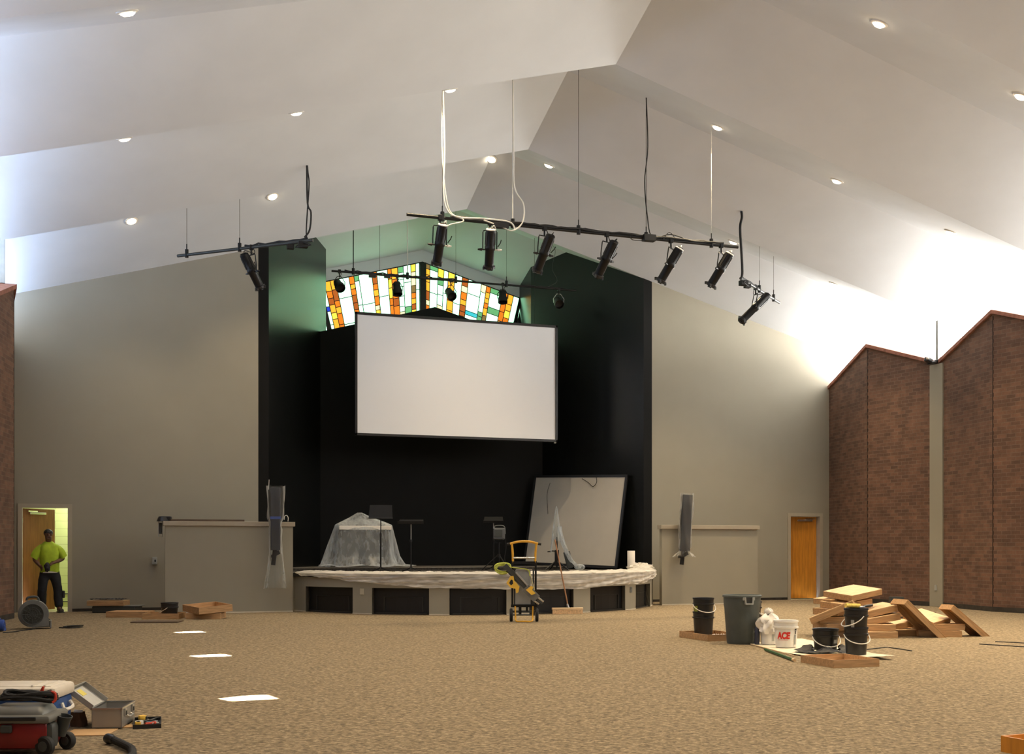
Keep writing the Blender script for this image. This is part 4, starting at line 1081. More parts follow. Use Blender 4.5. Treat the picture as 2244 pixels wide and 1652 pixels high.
# grey bin
t = thing('trash_can', 'large grey round plastic trash can standing on the carpet', 'trash can', (.42, -11.36, 0), YAW)
H_ = .655
rs = []
for (r, z) in [(.001, .02), (.19, .02), (.20, .03), (.236, H_ - .03), (.244, H_ - .004), (.252, H_), (.26, H_ - .008), (.26, H_ - .028), (.246, H_ - .032), (.243, H_ - .14), (.236, H_ - .16), (.203, .02), (.195, .0), (.001, .0)]:
    ring = []
    for k in range(72):
        a = 2 * PI * k / 72; rr = r
        if .02 < z < H_ - .15 and r > .19: rr = r + (.004 if (k % 9) < 2 else 0)
        ring.append(V(rr * math.cos(a), rr * math.sin(a), z))
    rs.append(ring)
MB().rings(rs, cap=False).build('barrel', m_can, t, True)
for a in (A1 + .16, A1 + .16 + PI):
    d_ = V(math.cos(a), math.sin(a), 0); s_ = V(-math.sin(a), math.cos(a), 0)
    Mx = Matrix((s_, d_, V(0, 0, 1))).transposed().to_4x4(); Mx.translation = d_ * .245 + V(0, 0, H_ - .025)
    hd = MB()
    hd.box((-.052, .012, -.045), (.016, .045, .09), rot=(0, -.1, 0)).box((.052, .012, -.045), (.016, .045, .09), rot=(0, .1, 0)).box((0, .016, -.088), (.10, .05, .018)).box((-.065, .006, -.02), (.03, .03, .04)).box((.065, .006, -.02), (.03, .03, .04))
    bmesh.ops.transform(hd.bm, matrix=Mx, verts=hd.bm.verts)
    o = hd.build('handle', m_lgrey, t)
    q = MB().box((0, .006, -.04), (.09, .012, .075)); bmesh.ops.transform(q.bm, matrix=Mx, verts=q.bm.verts); q.build('recess_shade', m_ink, o)  # black block stands in for the shade inside the handle
# black stack half hidden behind the bin
P2 = at((.79, -11.11), -.06, .10)
bucket('lower black bucket half hidden behind the right side of the grey bin', (P2[0], P2[1], .0), YAW, r=.15, h=.36)
bucket('upper black bucket half hidden behind the right side of the grey bin', (P2[0], P2[1], .20), YAW, bail=(A1 + 1.4, .10, .03), r=.15, h=.35)
# white buckets
t = bucket('white bucket with a plastic bag over it, behind the red lettered bucket', (.62, -11.72, .012), YAW, m_white, r=.125, h=.33)
patch(t, 'printed_panel', m_lgrey, .125, A1 + .05, A1 + .35, .05, .14, .33, .125)
bg_ = MB()
def bag(u, v):
    a = 2 * PI * u; z = .40 - .24 * v
    r = (.05 + .10 * math.sin(min(1, v * 2.2) * PI / 2)) * (1 + .16 * math.sin(5 * a + 7 * v) + .10 * math.sin(9 * a - 5 * v))
    return V(r * math.cos(a) - .01, r * math.sin(a), z + .018 * math.sin(4 * a))
bg_.grid(bag, 36, 12); bg_.grid(lambda u, v: V(-.015 + (.045 + .012 * math.sin(10 * PI * u + 4 * v)) * math.cos(2 * PI * u) * math.sin(PI * v) * 1.2, .045 * math.sin(2 * PI * u) * math.sin(PI * v), .425 + .045 * math.cos(PI * v) * (1 + .35 * math.sin(6 * PI * u + 3 * v))), 26, 12)
bg_.grid(lambda u, v: V(.06 + .07 * u + .02 * math.sin(6 * v), -.13 - .012 * math.sin(8 * u), .34 - .22 * v - .05 * u), 6, 8)
tag(bg_.build('plastic_bag', mat('white_bag_film', (.74, .70, .64), .35, var=.05), smooth=True, loc=(.62, -11.72, .012), rot=(0, 0, YAW)), 'white plastic carrier bag bunched over the bucket beside the grey bin', 'plastic bag')
t = thing('spray_bottle', 'dark upright can standing between the grey bin and the white bagged bucket', 'can', at((.62, -11.72), -.165, .0, .012), YAW)
MB().lathe([(.001, 0), (.03, 0), (.032, .01), (.032, .20), (.02, .225), (.012, .25)], n=16, cap=False).build('body', mat('dark_blue_can', (.03, .035, .06), .35, var=.05), t, True)
MB().lathe([(.014, .23), (.014, .275), (.001, .28)], n=12, cap=False).build('cap', m_lgrey, t, True)
t = bucket('white plastic bucket with large red lettering standing on the cream cloth', (.57, -12.19, .014), YAW, m_white, r=.150, h=.345)
fc = bpy.data.curves.new('red_lettering', 'FONT'); fc.body = 'ACE'; fc.size = .098; fc.shear = .12; fc.offset = .006; fc.align_x = 'CENTER'; fc.space_character = 1.0
fo = bpy.data.objects.new('red_lettering', fc); COL.objects.link(fo)
me = bpy.data.meshes.new_from_object(fo.evaluated_get(bpy.context.evaluated_depsgraph_get())); bpy.data.objects.remove(fo)
bmt = bmesh.new(); bmt.from_mesh(me)
bmesh.ops.triangulate(bmt, faces=bmt.faces); bmesh.ops.subdivide_edges(bmt, edges=[e_ for e_ in bmt.edges if e_.calc_length() > .02], cuts=2)
for v in bmt.verts:
    a = A1 - .47 + v.co.x / .142 * .86; z = .118 + v.co.y * 1.15; rr = .150 * (.86 + .11 * min(1, z / .245)) + .003
    v.co = V(rr * math.cos(a), rr * math.sin(a), z)
bmt.to_mesh(me); bmt.free(); me.materials.append(m_redink)
lo = bpy.data.objects.new('red_lettering', me); COL.objects.link(lo); lo.parent = t
patch(t, 'red_underline', m_redink, .15, A1 - 1.0, A1 - .05, .096, .101, .345, .15)
patch(t, 'warning_print', m_ink, .15, A1 + .62, A1 + .84, .222, .24, .345, .15); patch(t, 'warning_print', m_ink, .15, A1 + .66, A1 + .80, .175, .215, .345, .15)
patch(t, 'small_print', m_lgrey, .15, A1 + .58, A1 + .86, .04, .165, .345, .15)
# cream drop cloth
c4 = [V(.45, -11.42, 0), V(.06, -13.36, 0), V(.86, -13.98, 0), V(1.62, -11.0, 0)]
def cloth(u, v):
    p = (c4[0] * (1 - u) + c4[1] * u) * (1 - v) + (c4[3] * (1 - u) + c4[2] * u) * v
    return V(p.x + .03 * wob(u * 4, v), p.y + .03 * wob(v * 4, u), .006 + .006 * (1 + wob(u * 9, v * 7)) * .5 + .055 * max(0, u + v - 1.55) ** 1.3 * 2 + .02 * max(0, u - .8) * (1 + wob(v * 9)) * 2)
dc = MB().grid(cloth, 40, 30)
tag(dc.build('drop_cloth', m_cream, smooth=True), 'cream canvas drop cloth spread on the carpet under the buckets', 'drop cloth')
tag(MB().cyl((.40, -11.62, .012), (.02, -13.22, .012), .007, n=8).build('wooden_rod', m_broomw), 'long thin pale rod lying along the edge of the cream cloth', 'rod')
t = thing('painted_stick', 'green stick lying on the carpet in front of the white lettered bucket', 'stick', (0, 0, 0))
MB().cyl((.10, -12.46, .018), (-.31, -13.70, .018), .017, n=8).build('shaft', m_green, t, True)
MB().cyl((-.31, -13.70, .018), (-.335, -13.775, .018), .018, n=8).build('pale_tip', m_broomw, t, True)
# black buckets in front
t = bucket('low open black bucket with white handle sitting in a black rag', (.62, -12.98, .04), YAW, r=.152, h=.262, bail=(A1 + .1, .12, .012))
patch(t, 'sticker', m_lgrey, .152, A1 + .45, A1 + .85, .09, .135, .262, .152)
def rag(u, v):
    a = 2 * PI * u; r = .15 + .17 * v
    k = wob(math.cos(a) * 5, math.sin(a) * 5, v * 3)
    return V((r + .03 * k) * math.cos(a) * 1.15, (r + .02 * k) * math.sin(a) * .9, max(.012, (.085 - .065 * v) * (.55 + .45 * math.sin(a * 4 + 2)) + .012 * k + .015))
rg_ = MB().grid(rag, 60, 10)
tag(rg_.build('black_rag', m_rag, smooth=True, loc=(.62, -12.98, .008), rot=(0, 0, YAW)), 'crumpled black rag around the foot of the low open bucket', 'rag')
t = bucket('lower black bucket with white handle, under the one with the paint roller', (.74, -13.42, .014), YAW, r=.135, h=.335, bail=(A1 + .12, .10, .015))
t = bucket('upper black bucket carrying the paint roller, stacked on the cream cloth', (.74, -13.42, .235), YAW, r=.135, h=.335, bail=(A1 - 1.25, .12, .02))
patch(t, 'sticker', m_lgrey, .135, A1 - .75, A1 - .45, .06, .20, .335, .135)
t = thing('paint_roller', 'yellow paint roller lying across the top of the stacked black buckets', 'paint roller', (.74, -13.42, .572), YAW)
MB().cyl((-.135, -.04, .03), (.045, .01, .022), .026, n=16).build('roller_sleeve', m_roller, t, True)
MB().tube([(.04, .01, .022), (.075, .02, .018), (.08, -.03, .016), (.02, -.07, .014), (.10, -.02, .014)], .005, 6, smooth=4).build('wire_frame', m_steel, t, True)
MB().cyl((.08, -.02, .018), (.20, .03, .03), .013, .016, n=10).build('grip', m_blackp, t, True)
ply_tray('empty plywood tray lying nearest in front of the black buckets', (-.03, -14.18, .0), (0, 0, -.03), (.56, .66, .085))
tag(MB().box((0, 0, .004), (.16, .20, .006)).build('wood_offcut', m_woodl, loc=(-.02, -14.1, .012), rot=(0, 0, .5)), 'small pale wood offcut inside the empty plywood tray', 'offcut')
ply_tray('plywood tray cut off by the lower right edge of the picture', (-1.98, -19.32, 0), (0, 0, YAW + .42), (.62, .5, .10), m_door)
t = thing('monitor_box', 'small dark grey box against the right brick wall behind the plywood pile', 'box', (8.62, -4.0, 0), YAW)
MB().box((0, 0, .115), (.30, .2, .23), bevel=.012, taper=(.94, .8)).build('case', m_dgrey, t); MB().box((0, -.098, .11), (.22, .01, .14)).build('front_panel', m_blackp, t)
for i, (P, lab) in enumerate((([(1.39, -12.75, .006), (1.6, -12.66, .006), (1.85, -12.55, .006)], 'thin dark cable end on the carpet right of the stacked black buckets'), ([(1.83, -12.6, .006), (1.82, -12.85, .006), (1.79, -13.1, .006)], 'short dark strip on the carpet in front of the leaning plywood box'),
                     ([(3.31, -12.55, .006), (3.45, -12.85, .006), (3.56, -13.1, .006)], 'thin dark line of cable on the carpet at the right edge, nearer one'), ([(3.80, -12.3, .006), (3.95, -12.5, .006), (4.05, -12.8, .006)], 'thin dark line of cable on the carpet at the right edge, farther one'))):
    tag(MB().tube(P, .007, 6, smooth=4).build('cable', m_rubber), lab, 'cable')

# ---------- left side of the hall ----------
def left(r, f, z=0): return at((-7.28, -2.66), r, f, z)
t = thing('storage_case', 'low dark case on the floor under the plywood tray by the left wall', 'case', (-7.56, -.55, 0), YAW)
MB().box((.05, 0, .065), (.86, .45, .13), bevel=.015).build('body', m_dgrey, t); MB().box((.1, -.02, .136), (.9, .42, .016), bevel=.004).build('lid', m_grey, t)
ply_box('thin plywood box on top of the low dark case by the left wall', (-7.68, -.58, .146), (0, 0, YAW + .02), (.72, .42, .10), 'plywood boxes on the left')
tag(MB().grid(lambda u, v: V(-.32 + .64 * u, -.16 + .32 * v, .012 + .035 * abs(wob(u * 11, v * 9))), 24, 12).build('dark_rubble', m_rag, loc=(-7.68, -.58, .248), rot=(0, 0, YAW)), 'dark loose scraps heaped on the plywood box by the left wall', 'scraps', kind='stuff')
ply_box('closed plywood box flat on the carpet between the low case and the black bucket', (-7.28, -2.30, 0), (0, 0, YAW - .05), (.74, .5, .11), 'plywood boxes on the left', m_wood)
t = ply_tray('plywood tray on the carpet under the lone black bucket near the left half wall', (-6.70, -2.95, 0), (0, 0, YAW + .06), (.66, .58, .10))
bucket('lone short black bucket standing in a plywood tray near the left half wall', (-6.60, -2.80, .014), YAW, r=.155, h=.27, bail=(A1 - 1.5, .1, .01))
tag(MB().box((0, 0, .012), (.80, .45, .02), bevel=.003).build('flat_board', m_wooddk, loc=(-6.86, -4.1, 0), rot=(0, 0, YAW + .05)), 'thin flat board lying on the carpet in front of the lone black bucket', 'board')
ply_box('upside down plywood box under the tilted tray before the left half wall', (-5.98, -3.25, 0), (0, 0, YAW + .03), (.62, .5, .11), 'plywood boxes on the left', m_wood)
ply_tray('tilted open plywood tray on another box before the left half wall', (-5.95, -3.25, .135), tuple((Matrix.Rotation(YAW + .72, 4, 'Z') @ Euler((.05, -.06, 0)).to_matrix().to_4x4()).to_euler()), (.66, .66, .12), m_wood)
# air movers
def mover(label, loc, rz, body, grill, s=1.0, cord=True):
    t = thing('air_mover', label, 'blower fan', loc, rz)
    # snail outline in the local x-z plane
    P = []
    for i in range(26):
        a = -PI / 2 - .25 - i / 25 * (1.5 * PI + .1)
        r = .205 + .035 * i / 25
        P.append((-.03 + r * math.cos(a), .235 + r * math.sin(a)))
    P += [(.17, .13), (.225, .125), (.235, .03), (.0, .022)]
    Mx = Matrix(((s, 0, 0, 0), (0, 0, s, 0), (0, s, 0, 0), (0, 0, 0, 1)))
    b = MB().prism(P, -.15, .15, Mx); 
    bmesh.ops.bevel(b.bm, geom=[e_ for e_ in b.bm.edges if abs(e_.verts[0].co.y - e_.verts[1].co.y) < .01], offset=.018 * s, segments=2, affect='EDGES')
    b.build('housing', body, t, True)
    MB().lathe([(.148 * s, -.165 * s), (.165 * s, -.168 * s), (.168 * s, -.14 * s), (.15 * s, -.14 * s)], (-.03 * s, 0, .235 * s), (0, 1, 0), 32, cap=False).build('intake_ring', grill, t, True)
    MB().lathe([(.001, -.152 * s), (.148 * s, -.152 * s), (.148 * s, -.149 * s)], (-.03 * s, 0, .235 * s), (0, 1, 0), 32, cap=False).build('impeller', m_dgrey, t, True)
    g = MB()
    for r in (.04, .075, .11): g.tube([(-.03 * s + r * s * math.cos(2 * PI * k / 24), -.162 * s, .235 * s + r * s * math.sin(2 * PI * k / 24)) for k in range(24)], .004 * s, 5, closed=True)
    for k in range(6):
        a = PI * k / 6; g.cyl((-.03 * s - .15 * s * math.cos(a), -.162 * s, .235 * s - .15 * s * math.sin(a)), (-.03 * s + .15 * s * math.cos(a), -.162 * s, .235 * s + .15 * s * math.sin(a)), .004 * s, n=5)
    g.build('intake_grille', grill, t)
    MB().tube([(-.12 * s, 0, .45 * s), (-.10 * s, 0, .50 * s), (.03 * s, 0, .505 * s), (.06 * s, 0, .44 * s)], .018 * s, 8, smooth=3).build('carry_handle', grill, t, True)
    MB().box((.235 * s, 0, .075 * s), (.02 * s, .32 * s, .12 * s), bevel=.006).build('outlet_lip', body, t)
    return t
mover('grey blower fan with round intake on the carpet before the open left door', (-8.76, -5.15, 0), .03, m_grey, m_dgrey, 1.0)
mover('bright blue blower cut off by the left edge of the picture', (-9.22, -5.68, 0), YAW + PI / 2 + .2, m_blue2, m_blue2, .40)
tag(MB().tube([(-9.15, -6.05, .008), (-9.0, -5.9, .008), (-8.9, -5.6, .008), (-8.75, -5.35, .01)], .008, 6, smooth=5).build('power_cord', m_rubber), 'dark power cord on the carpet left of the grey blower fan', 'cord')
tag(MB().tube([(-8.40, -5.15, .009), (-8.2, -5.3, .009), (-8.05, -5.05, .009), (-8.3, -4.8, .009), (-8.05, -4.65, .009), (-8.35, -4.9, .009), (-8.15, -5.2, .009)], .008, 6, smooth=6).build('power_cord', m_rubber), 'tangled dark power cord on the carpet right of the grey blower fan', 'cord')

# ---------- cluster of tools in the near left corner ----------
t = thing('cooler', 'blue cooler with a white lid behind the red and grey vacuum', 'cooler', (-8.17, -16.36, 0), YAW + .06)
MB().box((0, 0, .13), (.60, .36, .26), bevel=.03, taper=(1.05, 1.05)).build('body', m_blue, t, True)
MB().box((0, 0, .30), (.65, .41, .085), bevel=.028).box((.0, 0, .335), (.56, .32, .03), bevel=.012).build('lid', m_coolerlid, t, True)
for x in (.16, .24): MB().box((x, -.03, .351), (.012, .30, .006)).build('lid_rib', m_coolerlid, t)
MB().tube([(.325, -.08, .22), (.345, -.08, .18), (.345, .08, .18), (.325, .08, .22)], .012, 6, smooth=3).build('carry_handle', m_white, t, True)
t = thing('wet_dry_vacuum', 'red wet vacuum with a grey lid and black wheels in the lower left corner', 'vacuum', (-8.06, -17.12, 0), YAW + .05)
MB().box((-.02, 0, .125), (.40, .32, .18), bevel=.05, taper=(1.03, 1.03)).build('tank', m_red, t, True)
MB().box((-.02, 0, .225), (.44, .35, .05), bevel=.018).box((-.03, 0, .268), (.38, .29, .06), bevel=.026, taper=(.82, .8)).build('lid', mat('vacuum_grey', (.17, .17, .15), .4, var=.05), t, True)
MB().box((-.03, -.178, .232), (.30, .012, .024), bevel=.005).build('vent_slot', m_blackp, t)
MB().box((-.06, -.168, .17), (.07, .03, .05), bevel=.01).build('latch', m_dgrey, t)
for (x, y, r) in ((.165, -.15, .062), (.215, .10, .055), (-.22, -.15, .062)):
    w_ = MB().lathe([(.02, -.022), (r * .85, -.024), (r, -.014), (r, .014), (r * .85, .024), (.02, .022)], (x, y, r), (.35, 1, 0), 22).build('wheel', m_rubber, t, True)
    MB().lathe([(.002, -.03), (r * .5, -.027), (r * .55, 0)], (x, y, r), (.35, 1, 0), 14).build('hub', m_dgrey, w_, True)
MB().box((.15, -.08, .12), (.12, .12, .16), bevel=.03).build('wheel_bracket', m_dgrey, t, True)
MB().lathe([(.030, .0), (.040, .10), (.048, .13), (.042, .13), (.033, .03)], (.20, .02, .10), (.25, -.1, 1), 22, cap=False).build('tool_holder', m_dgrey, t, True)
cd = MB(); P = []
for i in range(110):
    a = i * .36; q = i / 110
    P.append(V(.16 * math.cos(a) * (1 - .15 * math.sin(a * .31)), .085 * math.sin(a) * (1 + .2 * math.sin(a * .23)), .015 + .04 * abs(math.sin(a * .17)) + .012 * math.sin(a * 2.3) + .02 * q))
cd.tube(P, .0095, 6)
t2 = thing('coiled_cable', 'black cable coil with red plug ends lying on the vacuum lid', 'cable', (-8.05, -17.10, .30), YAW)
cd.build('coil', m_rubber, t2, True)
MB().tube([(.11, -.02, .05), (.14, -.03, .075), (.175, -.03, .07), (.18, -.03, .03), (.165, -.04, .01)], .009, 6, smooth=4).build('red_loop', m_redcord, t2, True)
MB().box((.085, .0, .085), (.02, .02, .045), rot=(0, .35, 0), taper=(.5, .8)).build('red_clip', m_redcord, t2)
tag(MB().box((0, 0, .004), (.30, .28, .006)).build('cardboard_sheet', m_cardboard, loc=(-7.70, -16.46, 0), rot=(0, 0, YAW + .08)), 'flat cardboard sheet on the carpet under the grey metal case', 'cardboard')
tag(MB().box((0, 0, .0035), (.16, .12, .005)).build('cardboard_sheet', m_cardboard, loc=(-7.43, -16.25, 0), rot=(0, 0, YAW + .3)), 'small piece of cardboard between the metal case and the black tool tray', 'cardboard')
t = thing('paper_bag', 'crumpled brown bag between the blue cooler and the metal case', 'bag', (-7.79, -16.10, .0), YAW + .3)
bgm = MB()
bgm.grid(lambda u, v: V((.055 + .012 * math.sin(5 * 2 * PI * u + v * 5)) * math.cos(2 * PI * u) * (1 - .2 * v), (.045 + .01 * math.sin(4 * 2 * PI * u)) * math.sin(2 * PI * u) * (1 - .2 * v), .10 * v), 30, 8)
bgm.build('bag_body', mat('brown_paper', (.16, .085, .045), .8, var=.1, bump=.3), t, True)
MB().box((.0, 0, .103), (.06, .045, .012), rot=(.2, .15, 0)).build('white_label', m_white, t)
# aluminium case with open lid
m_case = mat('case_aluminium', (.36, .35, .32), .4, .6, var=.04)
m_case2 = mat('case_lining', (.055, .055, .06), .8, var=.05)
t = thing('metal_tool_case', 'open grey metal tool case with its lid folded back beside the cooler', 'tool case', (-7.55, -16.13, .008), YAW + .10)
cw, cdp, chh, th = .205, .40, .135, .006
cb = MB()
cb.box((0, 0, th / 2), (cw, cdp, th))
for s in (-1, 1): cb.box((s * (cw / 2 - th / 2), 0, chh / 2), (th, cdp, chh)).box((0, s * (cdp / 2 - th / 2), chh / 2), (cw, th, chh))
cb.build('case_body', m_case, t)
cbl = MB().box((0, 0, .03), (cw - .014, cdp - .014, .04)); cbl.build('lining', m_case2, t)
rm = MB()
for s in (-1, 1): rm.box((s * (cw / 2), 0, chh), (.012, cdp + .012, .012)).box((0, s * (cdp / 2), chh), (cw + .012, .012, .012))
rm.build('rim', m_chrome, t)
for y in (-.11, .11):
    l_ = MB().box((cw / 2 + .006, y, .10), (.012, .05, .055), bevel=.002).build('latch', m_steel, t); MB().box((cw / 2 + .013, y, .095), (.006, .03, .03)).build('latch_tongue', m_dgrey, l_)
MB().tube([(cw / 2 + .005, -.05, .07), (cw / 2 + .025, -.05, .06), (cw / 2 + .025, .05, .06), (cw / 2 + .005, .05, .07)], .006, 6).build('handle', m_steel, t)
LM = Matrix.Translation((-cw / 2, 0, chh + .004)) @ Matrix.Rotation(math.radians(38), 4, 'Y')
ld = MB().box((-cw / 2, 0, -.008), (cw, cdp, .006)).box((-cw / 2, cdp / 2, .008), (cw, .006, .035)).box((-cw / 2, -cdp / 2, .008), (cw, .006, .035)).box((-cw, 0, .008), (.006, cdp, .035))
bmesh.ops.transform(ld.bm, matrix=LM, verts=ld.bm.verts); ld.build('lid', m_case, t)
ld = MB().box((-cw / 2, -.02, -.0025), (cw - .02, cdp - .08, .004)); bmesh.ops.transform(ld.bm, matrix=LM, verts=ld.bm.verts)
lo = ld.build('lid_panel', mat('lid_lining', (.50, .49, .45), .6, var=.04), t)
ld = MB().box((-cw / 2 - .045, -.02, .001), (.06, .10, .003)); bmesh.ops.transform(ld.bm, matrix=LM, verts=ld.bm.verts); ld.build('yellow_label', mat('yellow_label', (.70, .58, .12), .6, var=.05), lo)
# black tray of small tools
t = thing('tool_tray', 'shallow black tray of small hand tools beside the metal case', 'tray', (-7.32, -16.20, .0), -.04)
tw, td, tz = .185, .38, .03
MB().box((0, 0, .003), (tw, td, .005)).box((0, -td / 2, tz / 2), (tw, .006, tz)).box((0, td / 2, tz / 2), (tw, .006, tz)).box((-tw / 2, 0, tz / 2), (.006, td, tz)).box((tw / 2, 0, tz / 2), (.006, td, tz)).build('tray_body', m_blackp, t)
def small(nm, label, cat, x, y, build, rz=0):
    p = (-7.32 + x * 1.05, -16.20 + y * 1.2, .012)
    s = thing(nm, label, cat, p, rz); build(s); return s
def tape(s):
    MB().box((0, 0, .022), (.055, .05, .042), bevel=.012).build('case', m_yellowp, s, True); MB().box((.02, 0, .02), (.022, .052, .03), bevel=.006).build('grip', m_blackp, s)
small('tape_measure', 'yellow tape measure at the back of the black tool tray', 'tape measure', -.03, .10, tape, .3)
def tape2(s): MB().box((0, 0, .018), (.04, .03, .03), bevel=.008).build('case', m_yellowp, s, True); MB().box((0, -.002, .034), (.02, .02, .004)).build('button', m_blackp, s)
small('tape_measure', 'small yellow tape measure at the near left corner of the black tool tray', 'tape measure', -.065, -.11, tape2, .2)
def sdriver(mh):
    def f(s):
        MB().cyl((-.045, 0, .012), (.005, 0, .012), .011, .009, n=10).build('handle', mh, s, True); MB().cyl((.005, 0, .012), (.06, 0, .010), .003, n=6).build('blade', m_steel, s)
    return f
small('screwdriver', 'red handled screwdriver lying near the front of the black tool tray', 'screwdriver', .02, -.09, sdriver(m_redcord), .5)
small('screwdriver', 'black handled screwdriver in the middle of the black tool tray', 'screwdriver', -.01, .0, sdriver(m_dgrey), -.5)
def plier(s):
    for k in (-1, 1): MB().tube([(-.06, .018 * k, .012), (-.02, .016 * k, .012), (.01, .0, .014)], .006, 6, smooth=3).build('grip', m_redcord, s, True)
    MB().box((.03, 0, .014), (.05, .018, .012), taper=(.6, .6)).build('jaws', m_steel, s)
small('pliers', 'red gripped pliers at the right front of the black tool tray', 'pliers', .045, -.05, plier, 1.2)
def wren(s): MB().box((0, 0, .010), (.11, .014, .006)).lathe([(.008, -.004), (.016, -.004), (.016, .004), (.008, .004)], (.06, 0, .010), (0, 0, 1), 12, cap=False).build('wrench_body', m_chrome, s)
small('wrench', 'bright steel wrench across the middle of the black tool tray', 'wrench', .03, .05, wren, 2.2)
small('wrench', 'bright steel wrench at the back right of the black tool tray', 'wrench', .055, .12, wren, 1.1)
def roll(s): MB().lathe([(.012, .0), (.03, .0), (.03, .022), (.012, .022)], n=16, cap=False).build('tape_ring', m_white, s, True)
small('tape_roll', 'white tape roll at the left middle of the black tool tray', 'tape roll', -.055, -.02, roll)
# vacuum hose on the carpet
t = thing('vacuum_hose', 'black vacuum hose end lying on the carpet before the metal case', 'hose', (0, 0, 0))
P = catmull([V(-7.58, -16.96, .034), V(-7.54, -17.06, .034), V(-7.49, -17.22, .032), V(-7.45, -17.36, .03), V(-7.44, -17.5, .03), V(-7.46, -17.7, .03), V(-7.6, -17.85, .03)], 14)
MB().tube(P[4:], [.0255 if k % 2 else .022 for k in range(len(P) - 4)], 12).build('ribbed_hose', m_rubber, t)
MB().lathe([(.018, -.01), (.033, -.01), (.034, .03), (.027, .045), (.026, .09)], P[0], (P[8] - P[0]), 18, cap=False).build('cuff', m_blackp, t, True)
# ---------- the man in the doorway ----------
def skin_mesh(name, verts, edges, radii, m, parent, sub=2, root=0, smooth=True):
    me = bpy.data.meshes.new(name + '_cage'); me.from_pydata([Vector(v) for v in verts], edges, [])
    o = bpy.data.objects.new(name + '_cage', me); COL.objects.link(o)
    sk = o.modifiers.new('skin', 'SKIN'); sk.use_smooth_shade = True
    for i, d in enumerate(me.skin_vertices[0].data):
        r = radii[i]; d.radius = r if isinstance(r, tuple) else (r, r)
        d.use_root = (i == root)
    sb = o.modifiers.new('sub', 'SUBSURF'); sb.levels = sub; sb.render_levels = sub
    dg = bpy.context.evaluated_depsgraph_get()
    m2 = bpy.data.meshes.new_from_object(o.evaluated_get(dg)); m2.name = name
    bpy.data.objects.remove(o)
    for p in m2.polygons: p.use_smooth = True
    m2.materials.clear(); m2.materials.append(m)
    ob = bpy.data.objects.new(name, m2); COL.objects.link(ob); ob.parent = parent
    return ob
t = thing('person', 'man in a bright lime shirt and dark trousers standing in the left doorway', 'person', (-8.82, -.12, 0), (0, 0, .12))
# local axes: x = picture right, -y = towards the viewer; total height 1.68
Vv, Ee, Rr = [], [], []
def jn(p, r, par=None):
    Vv.append(p); Rr.append(r); i = len(Vv) - 1
    if par is not None: Ee.append((par, i))
    return i
pel = jn((.02, 0, .90), (.120, .09))
sp = jn((.015, -.01, 1.06), (.115, .085), pel)
ch = jn((.01, -.02, 1.25), (.125, .085), sp)
nk0 = jn((.0, -.02, 1.37), (.085, .075), ch)
nk = jn((-.005, -.045, 1.425), .055, nk0)
hd0 = jn((-.01, -.085, 1.49), (.066, .080), nk)
hd1 = jn((-.01, -.085, 1.575), (.076, .090), hd0)
hd2 = jn((-.01, -.075, 1.63), (.066, .078), hd1)
# face: nose and chin, ears
ns = jn((-.012, -.182, 1.555), .013, hd1)
cn = jn((-.012, -.150, 1.492), .024, hd0)
for s in (-1, 1): jn((-.01 + s * .084, -.07, 1.562), (.010, .018), hd1)
# legs: his right leg (picture left) steps back a little, wide stance
for s, hx, kx, ky, ax, ay in ((-1, -.085, -.125, -.04, -.115, .06), (1, .125, .17, -.03, .19, -.10)):
    h = jn((hx, 0, .84), .092, pel)
    k = jn((kx, ky, .47), .062, h)
    cf = jn((kx * .6 + ax * .4, ky * .5 + ay * .5 + .02, .30), .055, k)
    a = jn((ax, ay, .09), .040, cf)
    f = jn((ax + s * .02, ay - .13, .045), .038, a)
# arms
hands = []
for s, el, wr in ((-1, (-.265, -.01, 1.06), (-.17, -.17, .935)), (1, (.275, -.04, 1.075), (.085, -.21, 1.0))):
    sh = jn((s * .165, -.01, 1.325), .056, ch)
    ua = jn(((s * .165 + el[0]) / 2 + s * .02, (el[1]) / 2, (1.335 + el[2]) / 2), .053, sh)
    e_ = jn(el, .043, ua)
    fa = jn(tuple(el[i] * .45 + wr[i] * .55 for i in range(3)), .040, e_)
    w_ = jn(wr, .028, fa)
    d = (V(*wr) - V(*el)).normalized()
    pm = V(*wr) + d * .05
    p_ = jn(tuple(pm), (.036, .022), w_)
    side_ = d.cross(V(0, 0, 1)).normalized()
    up_ = side_.cross(d)
    for k, ln in ((-1.5, .058), (-.5, .07), (.5, .066), (1.5, .05)):
        b0 = pm + d * .035 + up_ * k * .017
        i0 = jn(tuple(b0), .0095, p_)
        i1 = jn(tuple(b0 + d * ln * .5 + side_ * s * -.012), .009, i0)
        i2 = jn(tuple(b0 + d * ln * .72 + side_ * s * -.038), .008, i1)
    th = V(*wr) + d * .025 + up_ * .028
    i0 = jn(tuple(th), .012, p_); jn(tuple(th + d * .04 + up_ * .02 - side_ * s * .015), .0095, i0)
    hands.append(pm + d * .06)
body = skin_mesh('body', Vv, Ee, Rr, m_skin, t)
# eyes, brows, mouth
fc_ = MB()
for s in (-1, 1): fc_.ball((-.012 + s * .030, -.158, 1.578), .009, (1.2, .6, .7), 8)
fc_.build('eye', m_hair, body, True)
fc_ = MB()
for s in (-1, 1): fc_.box((-.012 + s * .031, -.166, 1.596), (.034, .010, .008), rot=(0, s * .1, 0))
fc_.box((-.012, -.172, 1.520), (.042, .010, .007)).build('brow', m_hair, body)
